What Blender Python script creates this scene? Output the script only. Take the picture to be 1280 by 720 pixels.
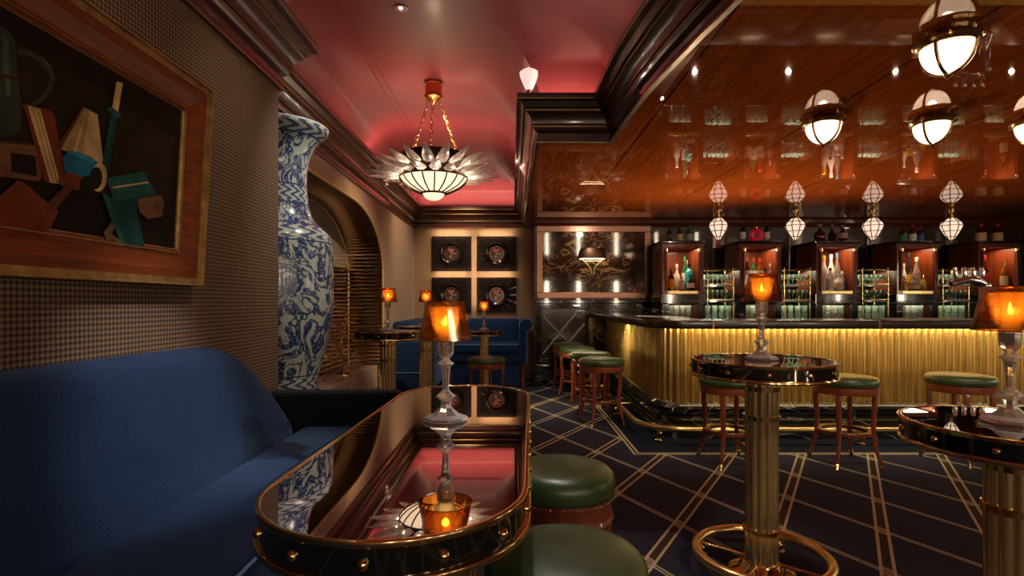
import bpy, bmesh, math, random
from math import pi, sin, cos, radians as R
from mathutils import Vector, Matrix
random.seed(7)
SC = bpy.context.scene
COL = SC.collection
for o in list(bpy.data.objects):
    bpy.data.objects.remove(o)

# ------------------------------------------------------------------ camera, world, exposure
CH = 1.22                                   # eye height
cam_d = bpy.data.cameras.new('camera')
cam_d.sensor_width = 36
cam_d.lens = 680 / 1280 * 36
cam_d.shift_y = 18 / 1280
cam_d.clip_start = 0.02
cam = bpy.data.objects.new('camera', cam_d)
cam.location = (0, 0, CH)
cam.rotation_euler = (R(90), 0, 0)
COL.objects.link(cam)
SC.camera = cam
SC.view_settings.view_transform = 'Standard'
SC.view_settings.look = 'None'
SC.view_settings.exposure = 0.6
SC.view_settings.gamma = 1
SC.view_settings.use_curve_mapping = False
w = bpy.data.worlds.new('world')
SC.world = w
w.use_nodes = True
w.node_tree.nodes['Background'].inputs[0].default_value = (1.0, 0.8, 0.65, 1)
w.node_tree.nodes['Background'].inputs[1].default_value = 0.05
SC.cycles.max_bounces = 10
SC.cycles.transparent_max_bounces = 16
SC.cycles.transmission_bounces = 10
SC.cycles.sample_clamp_indirect = 4
SC.cycles.caustics_refractive = False
SC.cycles.caustics_reflective = False

def at(px, py, d):
    return Vector(((px - 640) * d / 680, d, CH + (378 - py) * d / 680))

def look(o, target):
    o.rotation_euler = (Vector(target) - o.location).to_track_quat('-Z', 'Y').to_euler()

def area(loc, target, sx, sy, power, color, spread=180):
    l = bpy.data.lights.new('area_light', 'AREA')
    l.shape = 'RECTANGLE'; l.size = sx; l.size_y = sy; l.energy = power; l.color = color
    l.spread = R(spread)
    o = bpy.data.objects.new('area_light', l); o.location = loc; look(o, target); COL.objects.link(o)
    return o

def spot(loc, target, power, color, angle=60, blend=0.6, r=0.04):
    l = bpy.data.lights.new('spot_light', 'SPOT')
    l.energy = power; l.color = color; l.spot_size = R(angle); l.spot_blend = blend; l.shadow_soft_size = r
    o = bpy.data.objects.new('spot_light', l); o.location = loc; look(o, target); COL.objects.link(o)
    return o

def point(loc, power, color, r=0.03, parent=None):
    l = bpy.data.lights.new('point_light', 'POINT')
    l.energy = power; l.color = color; l.shadow_soft_size = r
    o = bpy.data.objects.new('point_light', l); o.location = loc; COL.objects.link(o)
    if parent: o.parent = parent
    return o

WARM = (1.0, 0.72, 0.45); AMBER = (1.0, 0.55, 0.25); PEACH = (1.0, 0.62, 0.45); COOL = (0.85, 0.9, 1.0)
# cove lighting above the cornice
area((-1.44, 5.7, 2.73), (-1.30, 5.7, 4), 0.08, 5.2, 11, PEACH)
area((-0.66, 8.46, 2.73), (-0.66, 8.32, 4), 1.6, 0.08, 3.5, PEACH)
area((0.12, 6.3, 2.73), (0.0, 6.3, 4), 0.08, 4.0, 2.5, PEACH)
area((0.42, 3.94, 2.73), (0.42, 3.8, 4), 0.5, 0.08, 0.5, PEACH)
area((0.66, 3.2, 2.73), (0.5, 3.2, 4), 0.06, 1.4, 0.5, PEACH)
area((-1.2, 0.9, 2.73), (-1.10, 0.9, 4), 0.08, 3.8, 3.5, PEACH)
# downlights in the red ceiling, mostly without fittings, plus added brightening spots
spot((0.05, 1.9, 3.05), (-1.12, 1.85, 0.85), 160, (0.98, 0.94, 0.9), 25, 1.0)
spot((-0.30, 1.6, 3.05), (-0.85, 1.9, 0.5), 14, (0.9, 0.92, 1.0), 50, 1.0)
spot((-0.98, 1.3, 3.05), (-1.28, 1.5, 1.6), 14, WARM, 80, 0.9)
spot((-0.50, 2.3, 3.05), (-1.28, 2.6, 1.4), 20, WARM, 60, 1.0)
spot((-0.35, 3.1, 3.05), (-1.4, 3.45, 1.4), 50, (1.0, 0.9, 0.78), 60, 0.8)
spot((-0.75, 7.6, 3.05), (-0.75, 8.6, 1.9), 34, WARM, 70, 0.8)
spot((-0.15, 7.1, 3.08), (-0.5, 8.1, 0.6), 42, (1.0, 0.88, 0.8), 60, 0.9)
spot((-0.3, 6.0, 3.08), (-1.3, 7.6, 1.2), 40, WARM, 70, 0.9)
spot((-0.2, 4.6, 3.05), (-1.9, 5.8, 0.8), 150, WARM, 60, 0.9)
spot((-0.6, 7.0, 3.05), (-1.54, 7.6, 1.9), 45, WARM, 70, 1.0)  # added to brighten the left tan wall
spot((1.15, 6.7, 2.38), (1.15, 8.0, 1.8), 18, (1.0, 0.85, 0.65), 75, 1.0)  # added under the bar ceiling to brighten the marble panel
spot((0.05, 3.1, 3.05), (0.2, 2.2, 0.5), 50, (1.0, 0.9, 0.78), 40, 0.9)
spot((0.30, 2.3, 3.05), (0.2, 1.5, 0.5), 20, (1.0, 0.9, 0.78), 45, 0.9)
spot((-0.1, 5.4, 3.05), (0.9, 6.2, 0.5), 30, (1.0, 0.9, 0.78), 60, 0.9)
# unseen lights added behind the camera and at right, for fill and brass reflections
for sx_ in (0.2, 1.2, 2.3, 3.6, 5.0, 6.4):
    area((sx_, -2.85, 1.55), (sx_, 0, 1.45), 0.12, 0.8, 9, (1.0, 0.80, 0.58))
area((7.4, 2.0, 1.6), (5, 2.0, 1.5), 0.14, 0.7, 9, (1.0, 0.80, 0.58))
area((7.4, 4.0, 1.6), (5, 4.0, 1.5), 0.14, 0.7, 9, (1.0, 0.80, 0.58))
for sx_ in (-0.6, 1.2, 3.2, 5.4):
    spot((sx_, -1.6, 2.36), (sx_, -3.0, 1.2), 45, (1.0, 0.80, 0.58), 100, 1.0)
# narrow overhead spots added to brighten the table lamps and brass columns
spot((1.75, 0.45, 2.38), (-0.21, 1.76, 0.97), 150, (1.0, 0.96, 0.92), 16, 1.0)
spot((1.75, 0.9, 2.38), (1.124, 2.45, 0.45), 40, WARM, 30, 1.0)
spot((1.95, 0.3, 2.38), (1.52, 1.66, 0.35), 24, WARM, 36, 1.0)
spot((1.60, 0.85, 2.38), (1.124, 2.45, 1.08), 36, (1.0, 0.96, 0.92), 16, 1.0)
spot((1.95, 0.15, 2.38), (1.52, 1.66, 0.97), 36, (1.0, 0.96, 0.92), 16, 1.0)
spot((-0.2, 3.2, 3.05), (-1.117, 4.9, 1.1), 22, (1.0, 0.96, 0.92), 14, 1.0)
# bar: strip under the counter nosing
area((4.4, 4.765, 0.98), (4.4, 4.96, 0.45), 6.0, 0.03, 13, (1.0, 0.82, 0.45))
area((1.23, 6.4, 0.98), (1.42, 6.4, 0.45), 0.03, 2.9, 6, (1.0, 0.82, 0.45))
# bar ceiling downlights washing the bar front, stools and floor
for sx_ in (1.4, 2.6, 3.8, 5.0, 6.2):
    spot((sx_, 2.9, 2.38), (sx_ + 0.1, 4.95, 0.45), 42, (1.0, 0.84, 0.62), 62, 1.0)
spot((0.9, 4.6, 2.38), (1.2, 6.2, 0.5), 22, (1.0, 0.84, 0.62), 70, 1.0)
# upward spots added behind the bar counter to brighten the veneered ceiling
for sx_, pw_ in ((2.05, 70), (3.1, 44), (4.3, 16), (5.6, 10)):
    spot((sx_, 6.1, 0.99), (sx_ - 0.3, 5.0, 2.4), pw_, (1.0, 0.66, 0.42), 140, 1.0, 0.02)
spot((1.9, 6.9, 0.99), (1.4, 6.6, 2.4), 14, (1.0, 0.66, 0.42), 120, 1.0, 0.02)

# ------------------------------------------------------------------ node helpers / materials
def newmat(name):
    m = bpy.data.materials.new(name); m.use_nodes = True
    nt = m.node_tree
    b = nt.nodes['Principled BSDF']
    return m, nt, b

def rgb(c):
    return (c[0], c[1], c[2], 1)

def P(name, col, rough=0.5, metal=0.0, coat=0.0, sheen=0.0, trans=0.0, ior=1.5, emit=None, es=0.0, coatr=0.03, spec=None,
      noise=0.0, nscale=20.0, bump=0.0, bscale=80.0, stretch=(1, 1, 1), sheencol=None):
    m, nt, b = newmat(name)
    I = b.inputs
    I['Base Color'].default_value = rgb(col)
    I['Roughness'].default_value = rough
    I['Metallic'].default_value = metal
    I['Coat Weight'].default_value = coat
    I['Coat Roughness'].default_value = coatr
    I['Sheen Weight'].default_value = sheen
    if sheencol: I['Sheen Tint'].default_value = rgb(sheencol)
    I['Transmission Weight'].default_value = trans
    I['IOR'].default_value = ior
    if spec is not None: I['Specular IOR Level'].default_value = spec
    if emit:
        I['Emission Color'].default_value = rgb(emit); I['Emission Strength'].default_value = es
    if noise > 0 or bump > 0:
        tc = nt.nodes.new('ShaderNodeTexCoord'); mp = nt.nodes.new('ShaderNodeMapping')
        mp.inputs['Scale'].default_value = stretch
        nt.links.new(tc.outputs['Object'], mp.inputs[0])
    if noise > 0:
        n = nt.nodes.new('ShaderNodeTexNoise'); n.inputs['Scale'].default_value = nscale; n.inputs['Detail'].default_value = 6
        nt.links.new(mp.outputs[0], n.inputs['Vector'])
        mx = nt.nodes.new('ShaderNodeMix'); mx.data_type = 'RGBA'
        mx.inputs[6].default_value = rgb([c * (1 - noise) for c in col]); mx.inputs[7].default_value = rgb([min(1, c * (1 + noise)) for c in col])
        cr = nt.nodes.new('ShaderNodeMapRange'); cr.inputs[1].default_value = 0.35; cr.inputs[2].default_value = 0.65
        nt.links.new(n.outputs['Fac'], cr.inputs[0]); nt.links.new(cr.outputs[0], mx.inputs[0])
        nt.links.new(mx.outputs[2], I['Base Color'])
    if bump > 0:
        n2 = nt.nodes.new('ShaderNodeTexNoise'); n2.inputs['Scale'].default_value = bscale; n2.inputs['Detail'].default_value = 4
        nt.links.new(mp.outputs[0], n2.inputs['Vector'])
        bp = nt.nodes.new('ShaderNodeBump'); bp.inputs['Strength'].default_value = bump; bp.inputs['Distance'].default_value = 0.01
        nt.links.new(n2.outputs['Fac'], bp.inputs['Height']); nt.links.new(bp.outputs[0], I['Normal'])
    return m

class NT:
    """tiny expression helper for math-node graphs"""
    def __init__(s, nt): s.nt = nt
    def m(s, op, a, b=None, c=None, clamp=False):
        n = s.nt.nodes.new('ShaderNodeMath'); n.operation = op; n.use_clamp = clamp
        for i, v in enumerate((a, b, c)):
            if v is None: continue
            if isinstance(v, (int, float)): n.inputs[i].default_value = v
            else: s.nt.links.new(v, n.inputs[i])
        return n.outputs[0]
    def mix(s, f, a, b):
        n = s.nt.nodes.new('ShaderNodeMix'); n.data_type = 'RGBA'
        for i, v in ((0, f), (6, a), (7, b)):
            if isinstance(v, (int, float)): n.inputs[i].default_value = v
            elif isinstance(v, tuple): n.inputs[i].default_value = rgb(v)
            else: s.nt.links.new(v, n.inputs[i])
        return n.outputs[2]
    def xyz(s, scale=(1, 1, 1)):
        tc = s.nt.nodes.new('ShaderNodeTexCoord'); sp = s.nt.nodes.new('ShaderNodeSeparateXYZ')
        s.nt.links.new(tc.outputs['Object'], sp.inputs[0])
        return sp.outputs[0], sp.outputs[1], sp.outputs[2], tc.outputs['Object']
    def noise(s, vec, scale, detail=4, stretch=None, dist=0.0):
        if stretch:
            mp = s.nt.nodes.new('ShaderNodeMapping'); mp.inputs['Scale'].default_value = stretch
            s.nt.links.new(vec, mp.inputs[0]); vec = mp.outputs[0]
        n = s.nt.nodes.new('ShaderNodeTexNoise'); n.inputs['Scale'].default_value = scale; n.inputs['Detail'].default_value = detail
        n.inputs['Distortion'].default_value = dist
        s.nt.links.new(vec, n.inputs['Vector'])
        return n.outputs['Fac']
    def step(s, v, a, b):
        n = s.nt.nodes.new('ShaderNodeMapRange'); n.clamp = True
        n.inputs[1].default_value = a; n.inputs[2].default_value = b
        s.nt.links.new(v, n.inputs[0]); return n.outputs[0]
    def bump(s, h, b, strength=0.3, dist=0.005):
        n = s.nt.nodes.new('ShaderNodeBump'); n.inputs['Strength'].default_value = strength; n.inputs['Distance'].default_value = dist
        s.nt.links.new(h, n.inputs['Height']); s.nt.links.new(n.outputs[0], b.inputs['Normal'])

def mat_carpet():
    m, nt, b = newmat('carpet'); e = NT(nt); x, y, z, v = e.xyz()
    def fam(slope, c, sp, gap, wd):
        u = e.m('SUBTRACT', x, e.m('MULTIPLY', y, slope)); u = e.m('DIVIDE', e.m('SUBTRACT', u, c), sp)
        f = e.m('SUBTRACT', u, e.m('ROUND', u)); dist = e.m('MULTIPLY', e.m('ABSOLUTE', f), sp / math.sqrt(1 + slope * slope))
        l1 = e.m('ABSOLUTE', e.m('SUBTRACT', dist, gap))
        line = e.m('SUBTRACT', 1.0, e.step(l1, wd, wd + 0.003))
        core = e.m('SUBTRACT', 1.0, e.step(dist, gap * 0.35, gap * 0.35 + 0.003))
        band = e.m('SUBTRACT', 1.0, e.step(dist, gap, gap + 0.003))
        return line, core, band, dist
    l1, c1, b1, d1 = fam(0.62, 0.176, 0.558, 0.026, 0.0055)
    l2, c2, b2, d2 = fam(-0.51, 3.46, 0.505, 0.010, 0.0045)
    knot = e.m('SUBTRACT', 1.0, e.step(e.m('SQRT', e.m('ADD', e.m('POWER', d1, 2.0), e.m('POWER', d2, 2.0))), 0.036, 0.040))
    ring = e.m('MULTIPLY', knot, e.step(e.m('SQRT', e.m('ADD', e.m('POWER', d1, 2.0), e.m('POWER', d2, 2.0))), 0.022, 0.025))
    lines = e.m('MAXIMUM', e.m('MAXIMUM', l1, e.m('MULTIPLY', l2, 0.8)), e.m('MULTIPLY', ring, 0.8))
    s = e.m('MINIMUM', e.m('SUBTRACT', x, 1.005), e.m('SUBTRACT', y, 4.39))
    inside = e.m('GREATER_THAN', s, 0.0)
    lines = e.m('MULTIPLY', lines, e.m('SUBTRACT', 1.0, inside))
    bd = e.m('SUBTRACT', 1.0, e.step(e.m('ABSOLUTE', e.m('SUBTRACT', e.m('ABSOLUTE', s), 0.018)), 0.007, 0.011))
    lines = e.m('MAXIMUM', lines, bd)
    n = e.noise(v, 260, 2)
    n2 = e.noise(v, 3.0, 3)
    base = e.mix(n, (0.014, 0.015, 0.029), (0.050, 0.050, 0.084))
    navy = e.mix(n, (0.006, 0.009, 0.020), (0.016, 0.022, 0.042))
    base = e.mix(inside, base, navy)
    brown = e.mix(n, (0.05, 0.025, 0.015), (0.09, 0.05, 0.03))
    base = e.mix(e.m('MULTIPLY', e.m('MAXIMUM', c1, e.m('MULTIPLY', b1, 0.6)), e.m('SUBTRACT', 1.0, inside)), base, brown)
    gold = e.mix(n, (0.46, 0.37, 0.23), (0.78, 0.66, 0.44))
    nt.links.new(e.mix(lines, base, gold), b.inputs['Base Color'])
    b.inputs['Roughness'].default_value = 0.95; b.inputs['Sheen Weight'].default_value = 0.0; b.inputs['Specular IOR Level'].default_value = 0.15
    e.bump(n, b, 0.5, 0.004)
    return m

def mat_houndstooth():
    m, nt, b = newmat('houndstooth_fabric'); e = NT(nt); x, y, z, v = e.xyz()
    k = 2 * pi / 0.017
    a = e.m('SINE', e.m('MULTIPLY', y, k)); c = e.m('SINE', e.m('MULTIPLY', z, k))
    p = e.m('ADD', e.m('MULTIPLY', a, 0.5), e.m('MULTIPLY', c, 0.5))
    dg = e.m('SINE', e.m('MULTIPLY', e.m('ADD', y, z), k * 2))
    p = e.m('ADD', p, e.m('MULTIPLY', dg, 0.35))
    f = e.step(p, -0.25, 0.25)
    n = e.noise(v, 400, 2)
    light = e.mix(n, (0.165, 0.098, 0.052), (0.26, 0.16, 0.09))
    nt.links.new(e.mix(f, (0.025, 0.014, 0.009), light), b.inputs['Base Color'])
    b.inputs['Roughness'].default_value = 0.85
    e.bump(f, b, 0.4, 0.002)
    return m

def mat_tan():
    m, nt, b = newmat('tan_fabric'); e = NT(nt); x, y, z, v = e.xyz()
    n = e.noise(v, 60, 3, (1, 1, 12))
    n2 = e.noise(v, 60, 3, (12, 12, 1))
    f = e.m('MULTIPLY', e.m('ADD', n, n2), 0.5)
    nt.links.new(e.mix(e.step(f, 0.35, 0.65), (0.23, 0.14, 0.075), (0.40, 0.26, 0.15)), b.inputs['Base Color'])
    b.inputs['Roughness'].default_value = 0.6; b.inputs['Sheen Weight'].default_value = 0.3
    return m

def mat_wood(name, c1, c2, axis, rough=0.25, coat=1.0, scale=3.0, coatr=0.03, seams=None, spec=None, coatior=1.5):
    m, nt, b = newmat(name); e = NT(nt); x, y, z, v = e.xyz()
    st = [14, 14, 14]; st[axis] = 0.8
    n = e.noise(v, scale, 8, tuple(st), 0.4)
    n2 = e.noise(v, 1.1, 3)
    f = e.m('ADD', e.m('MULTIPLY', e.step(n, 0.3, 0.7), 0.75), e.m('MULTIPLY', n2, 0.25))
    c = e.mix(f, c1, c2)
    if seams:
        off, pitch = seams
        u = e.m('DIVIDE', e.m('SUBTRACT', x, off), pitch)
        dd = e.m('MULTIPLY', e.m('ABSOLUTE', e.m('SUBTRACT', u, e.m('ROUND', u))), pitch)
        ln = e.m('SUBTRACT', 1.0, e.step(dd, 0.004, 0.006))
        c = e.mix(ln, c, (0.01, 0.004, 0.002))
    nt.links.new(c, b.inputs['Base Color'])
    I = b.inputs; I['Roughness'].default_value = rough; I['Coat Weight'].default_value = coat; I['Coat Roughness'].default_value = coatr
    if spec is not None: I['Specular IOR Level'].default_value = spec
    I['Coat IOR'].default_value = coatior
    return m

def mat_marble(name, base, vein, scale=2.0, width=0.03, base2=None, rough=0.08, amount=1.0):
    m, nt, b = newmat(name); e = NT(nt); x, y, z, v = e.xyz()
    n = e.noise(v, scale, 8, (1, 1, 1.6), 1.6)
    d = e.m('ABSOLUTE', e.m('SUBTRACT', n, 0.5))
    f = e.m('SUBTRACT', 1.0, e.step(d, 0.0, width))
    n2 = e.noise(v, scale * 0.7, 3)
    f = e.m('MULTIPLY', f, e.step(n2, 0.42, 0.62))
    f = e.m('MULTIPLY', f, amount)
    bc = e.mix(e.step(n2, 0.3, 0.7), base, base2 or base)
    nt.links.new(e.mix(f, bc, vein), b.inputs['Base Color'])
    b.inputs['Roughness'].default_value = rough; b.inputs['Coat Weight'].default_value = 0.5
    return m

def mat_vase():
    m, nt, b = newmat('blue_white_porcelain'); e = NT(nt); x, y, z, v = e.xyz()
    # cylindrical coordinates so that the brushwork follows the body
    ang = e.m('ARCTAN2', y, x)
    cb = nt.nodes.new('ShaderNodeCombineXYZ')
    nt.links.new(e.m('MULTIPLY', e.m('COSINE', ang), 0.32), cb.inputs[0]); nt.links.new(e.m('MULTIPLY', e.m('SINE', ang), 0.32), cb.inputs[1]); nt.links.new(z, cb.inputs[2])
    cv = cb.outputs[0]
    n = e.noise(cv, 5.5, 2, None, 2.2)
    big = e.m('SUBTRACT', 1.0, e.step(e.m('ABSOLUTE', e.m('SUBTRACT', n, 0.52)), 0.055, 0.075))   # dragon-like ribbons
    vo = nt.nodes.new('ShaderNodeTexVoronoi'); vo.inputs['Scale'].default_value = 55; nt.links.new(cv, vo.inputs['Vector'])
    scales = e.step(vo.outputs['Distance'], 0.25, 0.5)
    big = e.m('MULTIPLY', big, e.m('ADD', 0.55, e.m('MULTIPLY', scales, 0.45)))
    fine = e.noise(cv, 19, 3, None, 1.5)
    fl = e.m('SUBTRACT', 1.0, e.step(e.m('ABSOLUTE', e.m('SUBTRACT', fine, 0.5)), 0.03, 0.05))
    clouds = e.m('MULTIPLY', fl, e.step(e.noise(cv, 4.3, 2), 0.5, 0.58))
    f = e.m('MAXIMUM', big, clouds)
    def band(z0, z1):
        return e.m('MULTIPLY', e.m('GREATER_THAN', z, z0), e.m('LESS_THAN', z, z1))
    orn = e.step(e.m('SINE', e.m('ADD', e.m('MULTIPLY', ang, 18.0), e.m('MULTIPLY', e.m('SINE', e.m('MULTIPLY', z, 120.0)), 2.2))), -0.1, 0.25)
    for z0, z1 in ((0.18, 0.26), (1.10, 1.18), (1.34, 1.43), (1.74, 1.80), (0.0, 0.06)):
        bm_ = band(z0, z1)
        f = e.m('ADD', e.m('MULTIPLY', f, e.m('SUBTRACT', 1.0, bm_)), e.m('MULTIPLY', bm_, e.m('MULTIPLY', orn, 0.9)))
    for zz in (0.10, 0.17, 0.275, 1.085, 1.195, 1.325, 1.44, 1.735, 1.81):
        f = e.m('MAXIMUM', f, band(zz - 0.004, zz + 0.004))
    tone = e.mix(e.noise(cv, 40, 2), (0.008, 0.020, 0.08), (0.035, 0.07, 0.20))
    nt.links.new(e.mix(f, (0.40, 0.46, 0.42), tone), b.inputs['Base Color'])
    b.inputs['Roughness'].default_value = 0.22; b.inputs['Coat Weight'].default_value = 0.2
    return m

def mat_velvet(name, c1, c2, sheen=1.0, tint=(0.35, 0.55, 0.9)):
    m, nt, b = newmat(name); e = NT(nt); x, y, z, v = e.xyz()
    n = e.noise(v, 260, 3); n2 = e.noise(v, 6, 4)
    f = e.m('ADD', e.m('MULTIPLY', e.step(n, 0.3, 0.7), 0.6), e.m('MULTIPLY', n2, 0.4))
    nt.links.new(e.mix(e.m('POWER', f, 1.6), c1, c2), b.inputs['Base Color'])
    I = b.inputs; I['Roughness'].default_value = 0.8; I['Sheen Weight'].default_value = sheen
    I['Sheen Tint'].default_value = rgb(tint); I['Sheen Roughness'].default_value = 0.4; I['Specular IOR Level'].default_value = 0.15
    e.bump(n, b, 0.8, 0.003)
    return m

def mat_thin_glass(name, tint, gloss=0.12, transl=0.0, tcol=None, frost=0.0):
    """see-through coloured glass: tinted transparency + sharp reflection (+ glow when lit from inside)"""
    m = bpy.data.materials.new(name); m.use_nodes = True; nt = m.node_tree
    nt.nodes.remove(nt.nodes['Principled BSDF'])
    out = nt.nodes['Material Output']
    tr = nt.nodes.new('ShaderNodeBsdfTransparent'); tr.inputs[0].default_value = rgb(tint)
    gl = nt.nodes.new('ShaderNodeBsdfGlossy'); gl.inputs['Roughness'].default_value = 0.04
    fr = nt.nodes.new('ShaderNodeLayerWeight'); fr.inputs[0].default_value = 0.35
    mt = nt.nodes.new('ShaderNodeMath'); mt.operation = 'MULTIPLY_ADD'; mt.inputs[1].default_value = 0.7; mt.inputs[2].default_value = gloss
    nt.links.new(fr.outputs['Facing'], mt.inputs[0])
    a = tr
    if transl > 0:
        tl = nt.nodes.new('ShaderNodeBsdfTranslucent'); tl.inputs[0].default_value = rgb(tcol or tint)
        mx0 = nt.nodes.new('ShaderNodeMixShader'); mx0.inputs[0].default_value = transl
        nt.links.new(tr.outputs[0], mx0.inputs[1]); nt.links.new(tl.outputs[0], mx0.inputs[2]); a = mx0
    mx = nt.nodes.new('ShaderNodeMixShader')
    nt.links.new(mt.outputs[0], mx.inputs[0]); nt.links.new(a.outputs[0], mx.inputs[1]); nt.links.new(gl.outputs[0], mx.inputs[2])
    nt.links.new(mx.outputs[0], out.inputs[0])
    return m

M = {}
M['carpet'] = mat_carpet()
M['hound'] = mat_houndstooth()
M['tan'] = mat_tan()
M['mahog'] = P('mahogany_lacquer', (0.050, 0.013, 0.008), 0.35, coat=0.55, coatr=0.08, noise=0.4, nscale=4, stretch=(6, 1, 6))
M['mahog_red'] = P('oxblood_lacquer', (0.075, 0.010, 0.009), 0.25, coat=1.0)
M['bar_ceil'] = mat_wood('bar_ceiling_veneer', (0.23, 0.042, 0.005), (0.46, 0.105, 0.016), 1, 0.5, 1.0, 3.0, 0.015, (0.9, 1.05), 0.0, 1.85)
M['panel'] = mat_wood('walnut_panel', (0.035, 0.013, 0.006), (0.09, 0.034, 0.014), 2, 0.3, 0.8, 3.0)
M['cab_wood'] = mat_wood('cabinet_mahogany', (0.10, 0.016, 0.004), (0.21, 0.044, 0.010), 2, 0.4, 0.35, 3.0, 0.1, None, 0.3)
M['stool_wood'] = mat_wood('stool_mahogany', (0.19, 0.034, 0.014), (0.36, 0.085, 0.032), 2, 0.3, 0.9, 3.0)
M['frame_wood'] = mat_wood('frame_wood', (0.10, 0.018, 0.004), (0.23, 0.050, 0.011), 1, 0.4, 0.2, 3.0, 0.1, None, 0.2)
M['red'] = P('claret_paint', (0.36, 0.050, 0.060), 0.5, coat=0.08, coatr=0.15)
M['brass'] = P('polished_brass', (0.78, 0.56, 0.25), 0.14, 1.0)
M['brass_soft'] = P('satin_brass', (0.80, 0.62, 0.28), 0.3, 1.0, noise=0.12, nscale=6, stretch=(4, 4, 0.4))
M['reeds'] = P('reeded_brass', (0.76, 0.51, 0.17), 0.26, 0.85, noise=0.2, nscale=6, stretch=(4, 4, 0.4))
M['fluted'] = P('fluted_brass', (0.90, 0.68, 0.34), 0.18, 0.88, noise=0.1, nscale=6, stretch=(4, 4, 0.4))
M['brass_dark'] = P('aged_brass', (0.42, 0.27, 0.12), 0.22, 1.0)
M['copper'] = P('copper_trim', (0.26, 0.135, 0.095), 0.28, 1.0)
M['gilt_edge'] = P('gilt_edge', (0.85, 0.60, 0.28), 0.3, 0.6)
M['gold_line'] = P('gilt_line', (0.5, 0.32, 0.12), 0.35, 1.0)
M['black'] = P('black_lacquer', (0.008, 0.007, 0.006), 0.1, coat=1.0)
M['mirror_black'] = P('dark_mirror_glass', (0.50, 0.43, 0.42), 0.012, 1.0)
M['bronze_mirror'] = P('bronze_mirror', (0.48, 0.36, 0.25), 0.12, 1.0)
M['marble_black'] = mat_marble('black_marble', (0.008, 0.008, 0.009), (0.45, 0.42, 0.36), 1.3, 0.012, (0.02, 0.02, 0.02))
M['marble_gold'] = mat_marble('black_and_gold_marble', (0.012, 0.008, 0.007), (0.85, 0.50, 0.22), 3.2, 0.038, (0.07, 0.022, 0.010), 0.06, 1.0)
M['marble_beige'] = mat_marble('beige_marble', (0.70, 0.55, 0.42), (0.80, 0.66, 0.52), 3.0, 0.05, (0.60, 0.46, 0.34), 0.3)
M['velvet'] = mat_velvet('navy_velvet', (0.003, 0.008, 0.028), (0.015, 0.042, 0.125), 0.3, (0.30, 0.48, 0.80))
M['velvet_dark'] = mat_velvet('dark_navy_velvet', (0.004, 0.006, 0.012), (0.008, 0.012, 0.022), 0.2)
M['blue_fab'] = mat_velvet('royal_blue_fabric', (0.008, 0.028, 0.09), (0.016, 0.048, 0.145), 0.4, (0.3, 0.5, 0.9))
M['pipe_blue'] = P('blue_piping', (0.12, 0.26, 0.5), 0.6)
M['leather'] = P('green_leather', (0.040, 0.080, 0.026), 0.36, coat=0.35, coatr=0.25, noise=0.35, nscale=5, bump=0.15, bscale=160)
def mat_crystal():
    m = bpy.data.materials.new('clear_crystal'); m.use_nodes = True; nt = m.node_tree
    nt.nodes.remove(nt.nodes['Principled BSDF']); out = nt.nodes['Material Output']
    g = nt.nodes.new('ShaderNodeBsdfGlass'); g.inputs['IOR'].default_value = 1.5; g.inputs['Roughness'].default_value = 0.0
    tl = nt.nodes.new('ShaderNodeBsdfTranslucent'); tl.inputs[0].default_value = (1, 0.95, 0.9, 1)
    gl = nt.nodes.new('ShaderNodeBsdfGlossy'); gl.inputs['Roughness'].default_value = 0.12; gl.inputs[0].default_value = (1, 0.97, 0.93, 1)
    df = nt.nodes.new('ShaderNodeBsdfDiffuse'); df.inputs[0].default_value = (0.9, 0.86, 0.82, 1)
    def mx(f, a, b):
        n = nt.nodes.new('ShaderNodeMixShader'); n.inputs[0].default_value = f
        nt.links.new(a.outputs[0], n.inputs[1]); nt.links.new(b.outputs[0], n.inputs[2]); return n
    a = mx(0.5, tl, df); b = mx(0.36, g, gl); c = mx(0.13, b, a)
    lw = nt.nodes.new('ShaderNodeLayerWeight'); lw.inputs[0].default_value = 0.5
    ma = nt.nodes.new('ShaderNodeMapRange'); ma.inputs[1].default_value = 0.15; ma.inputs[2].default_value = 0.9; ma.inputs[3].default_value = 0.05; ma.inputs[4].default_value = 0.75
    nt.links.new(lw.outputs['Facing'], ma.inputs[0]); nt.links.new(ma.outputs[0], c.inputs[0])
    nt.links.new(c.outputs[0], out.inputs[0]); return m
M['crystal'] = mat_crystal()
M['bowl_glass'] = mat_thin_glass('clear_cup_glass', (0.97, 0.93, 0.85), 0.16, 0.38, (1, 0.92, 0.62))
M['amber'] = mat_thin_glass('amber_shade_glass', (0.96, 0.56, 0.20), 0.14, 0.02, (1.0, 0.55, 0.15))
M['wax'] = P('candle_wax', (0.95, 0.78, 0.5), 0.5, emit=(1.0, 0.62, 0.22), es=1.6)
M['flame'] = P('candle_flame', (1, 0.7, 0.3), 0.5, emit=(1.0, 0.68, 0.30), es=60)
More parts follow.
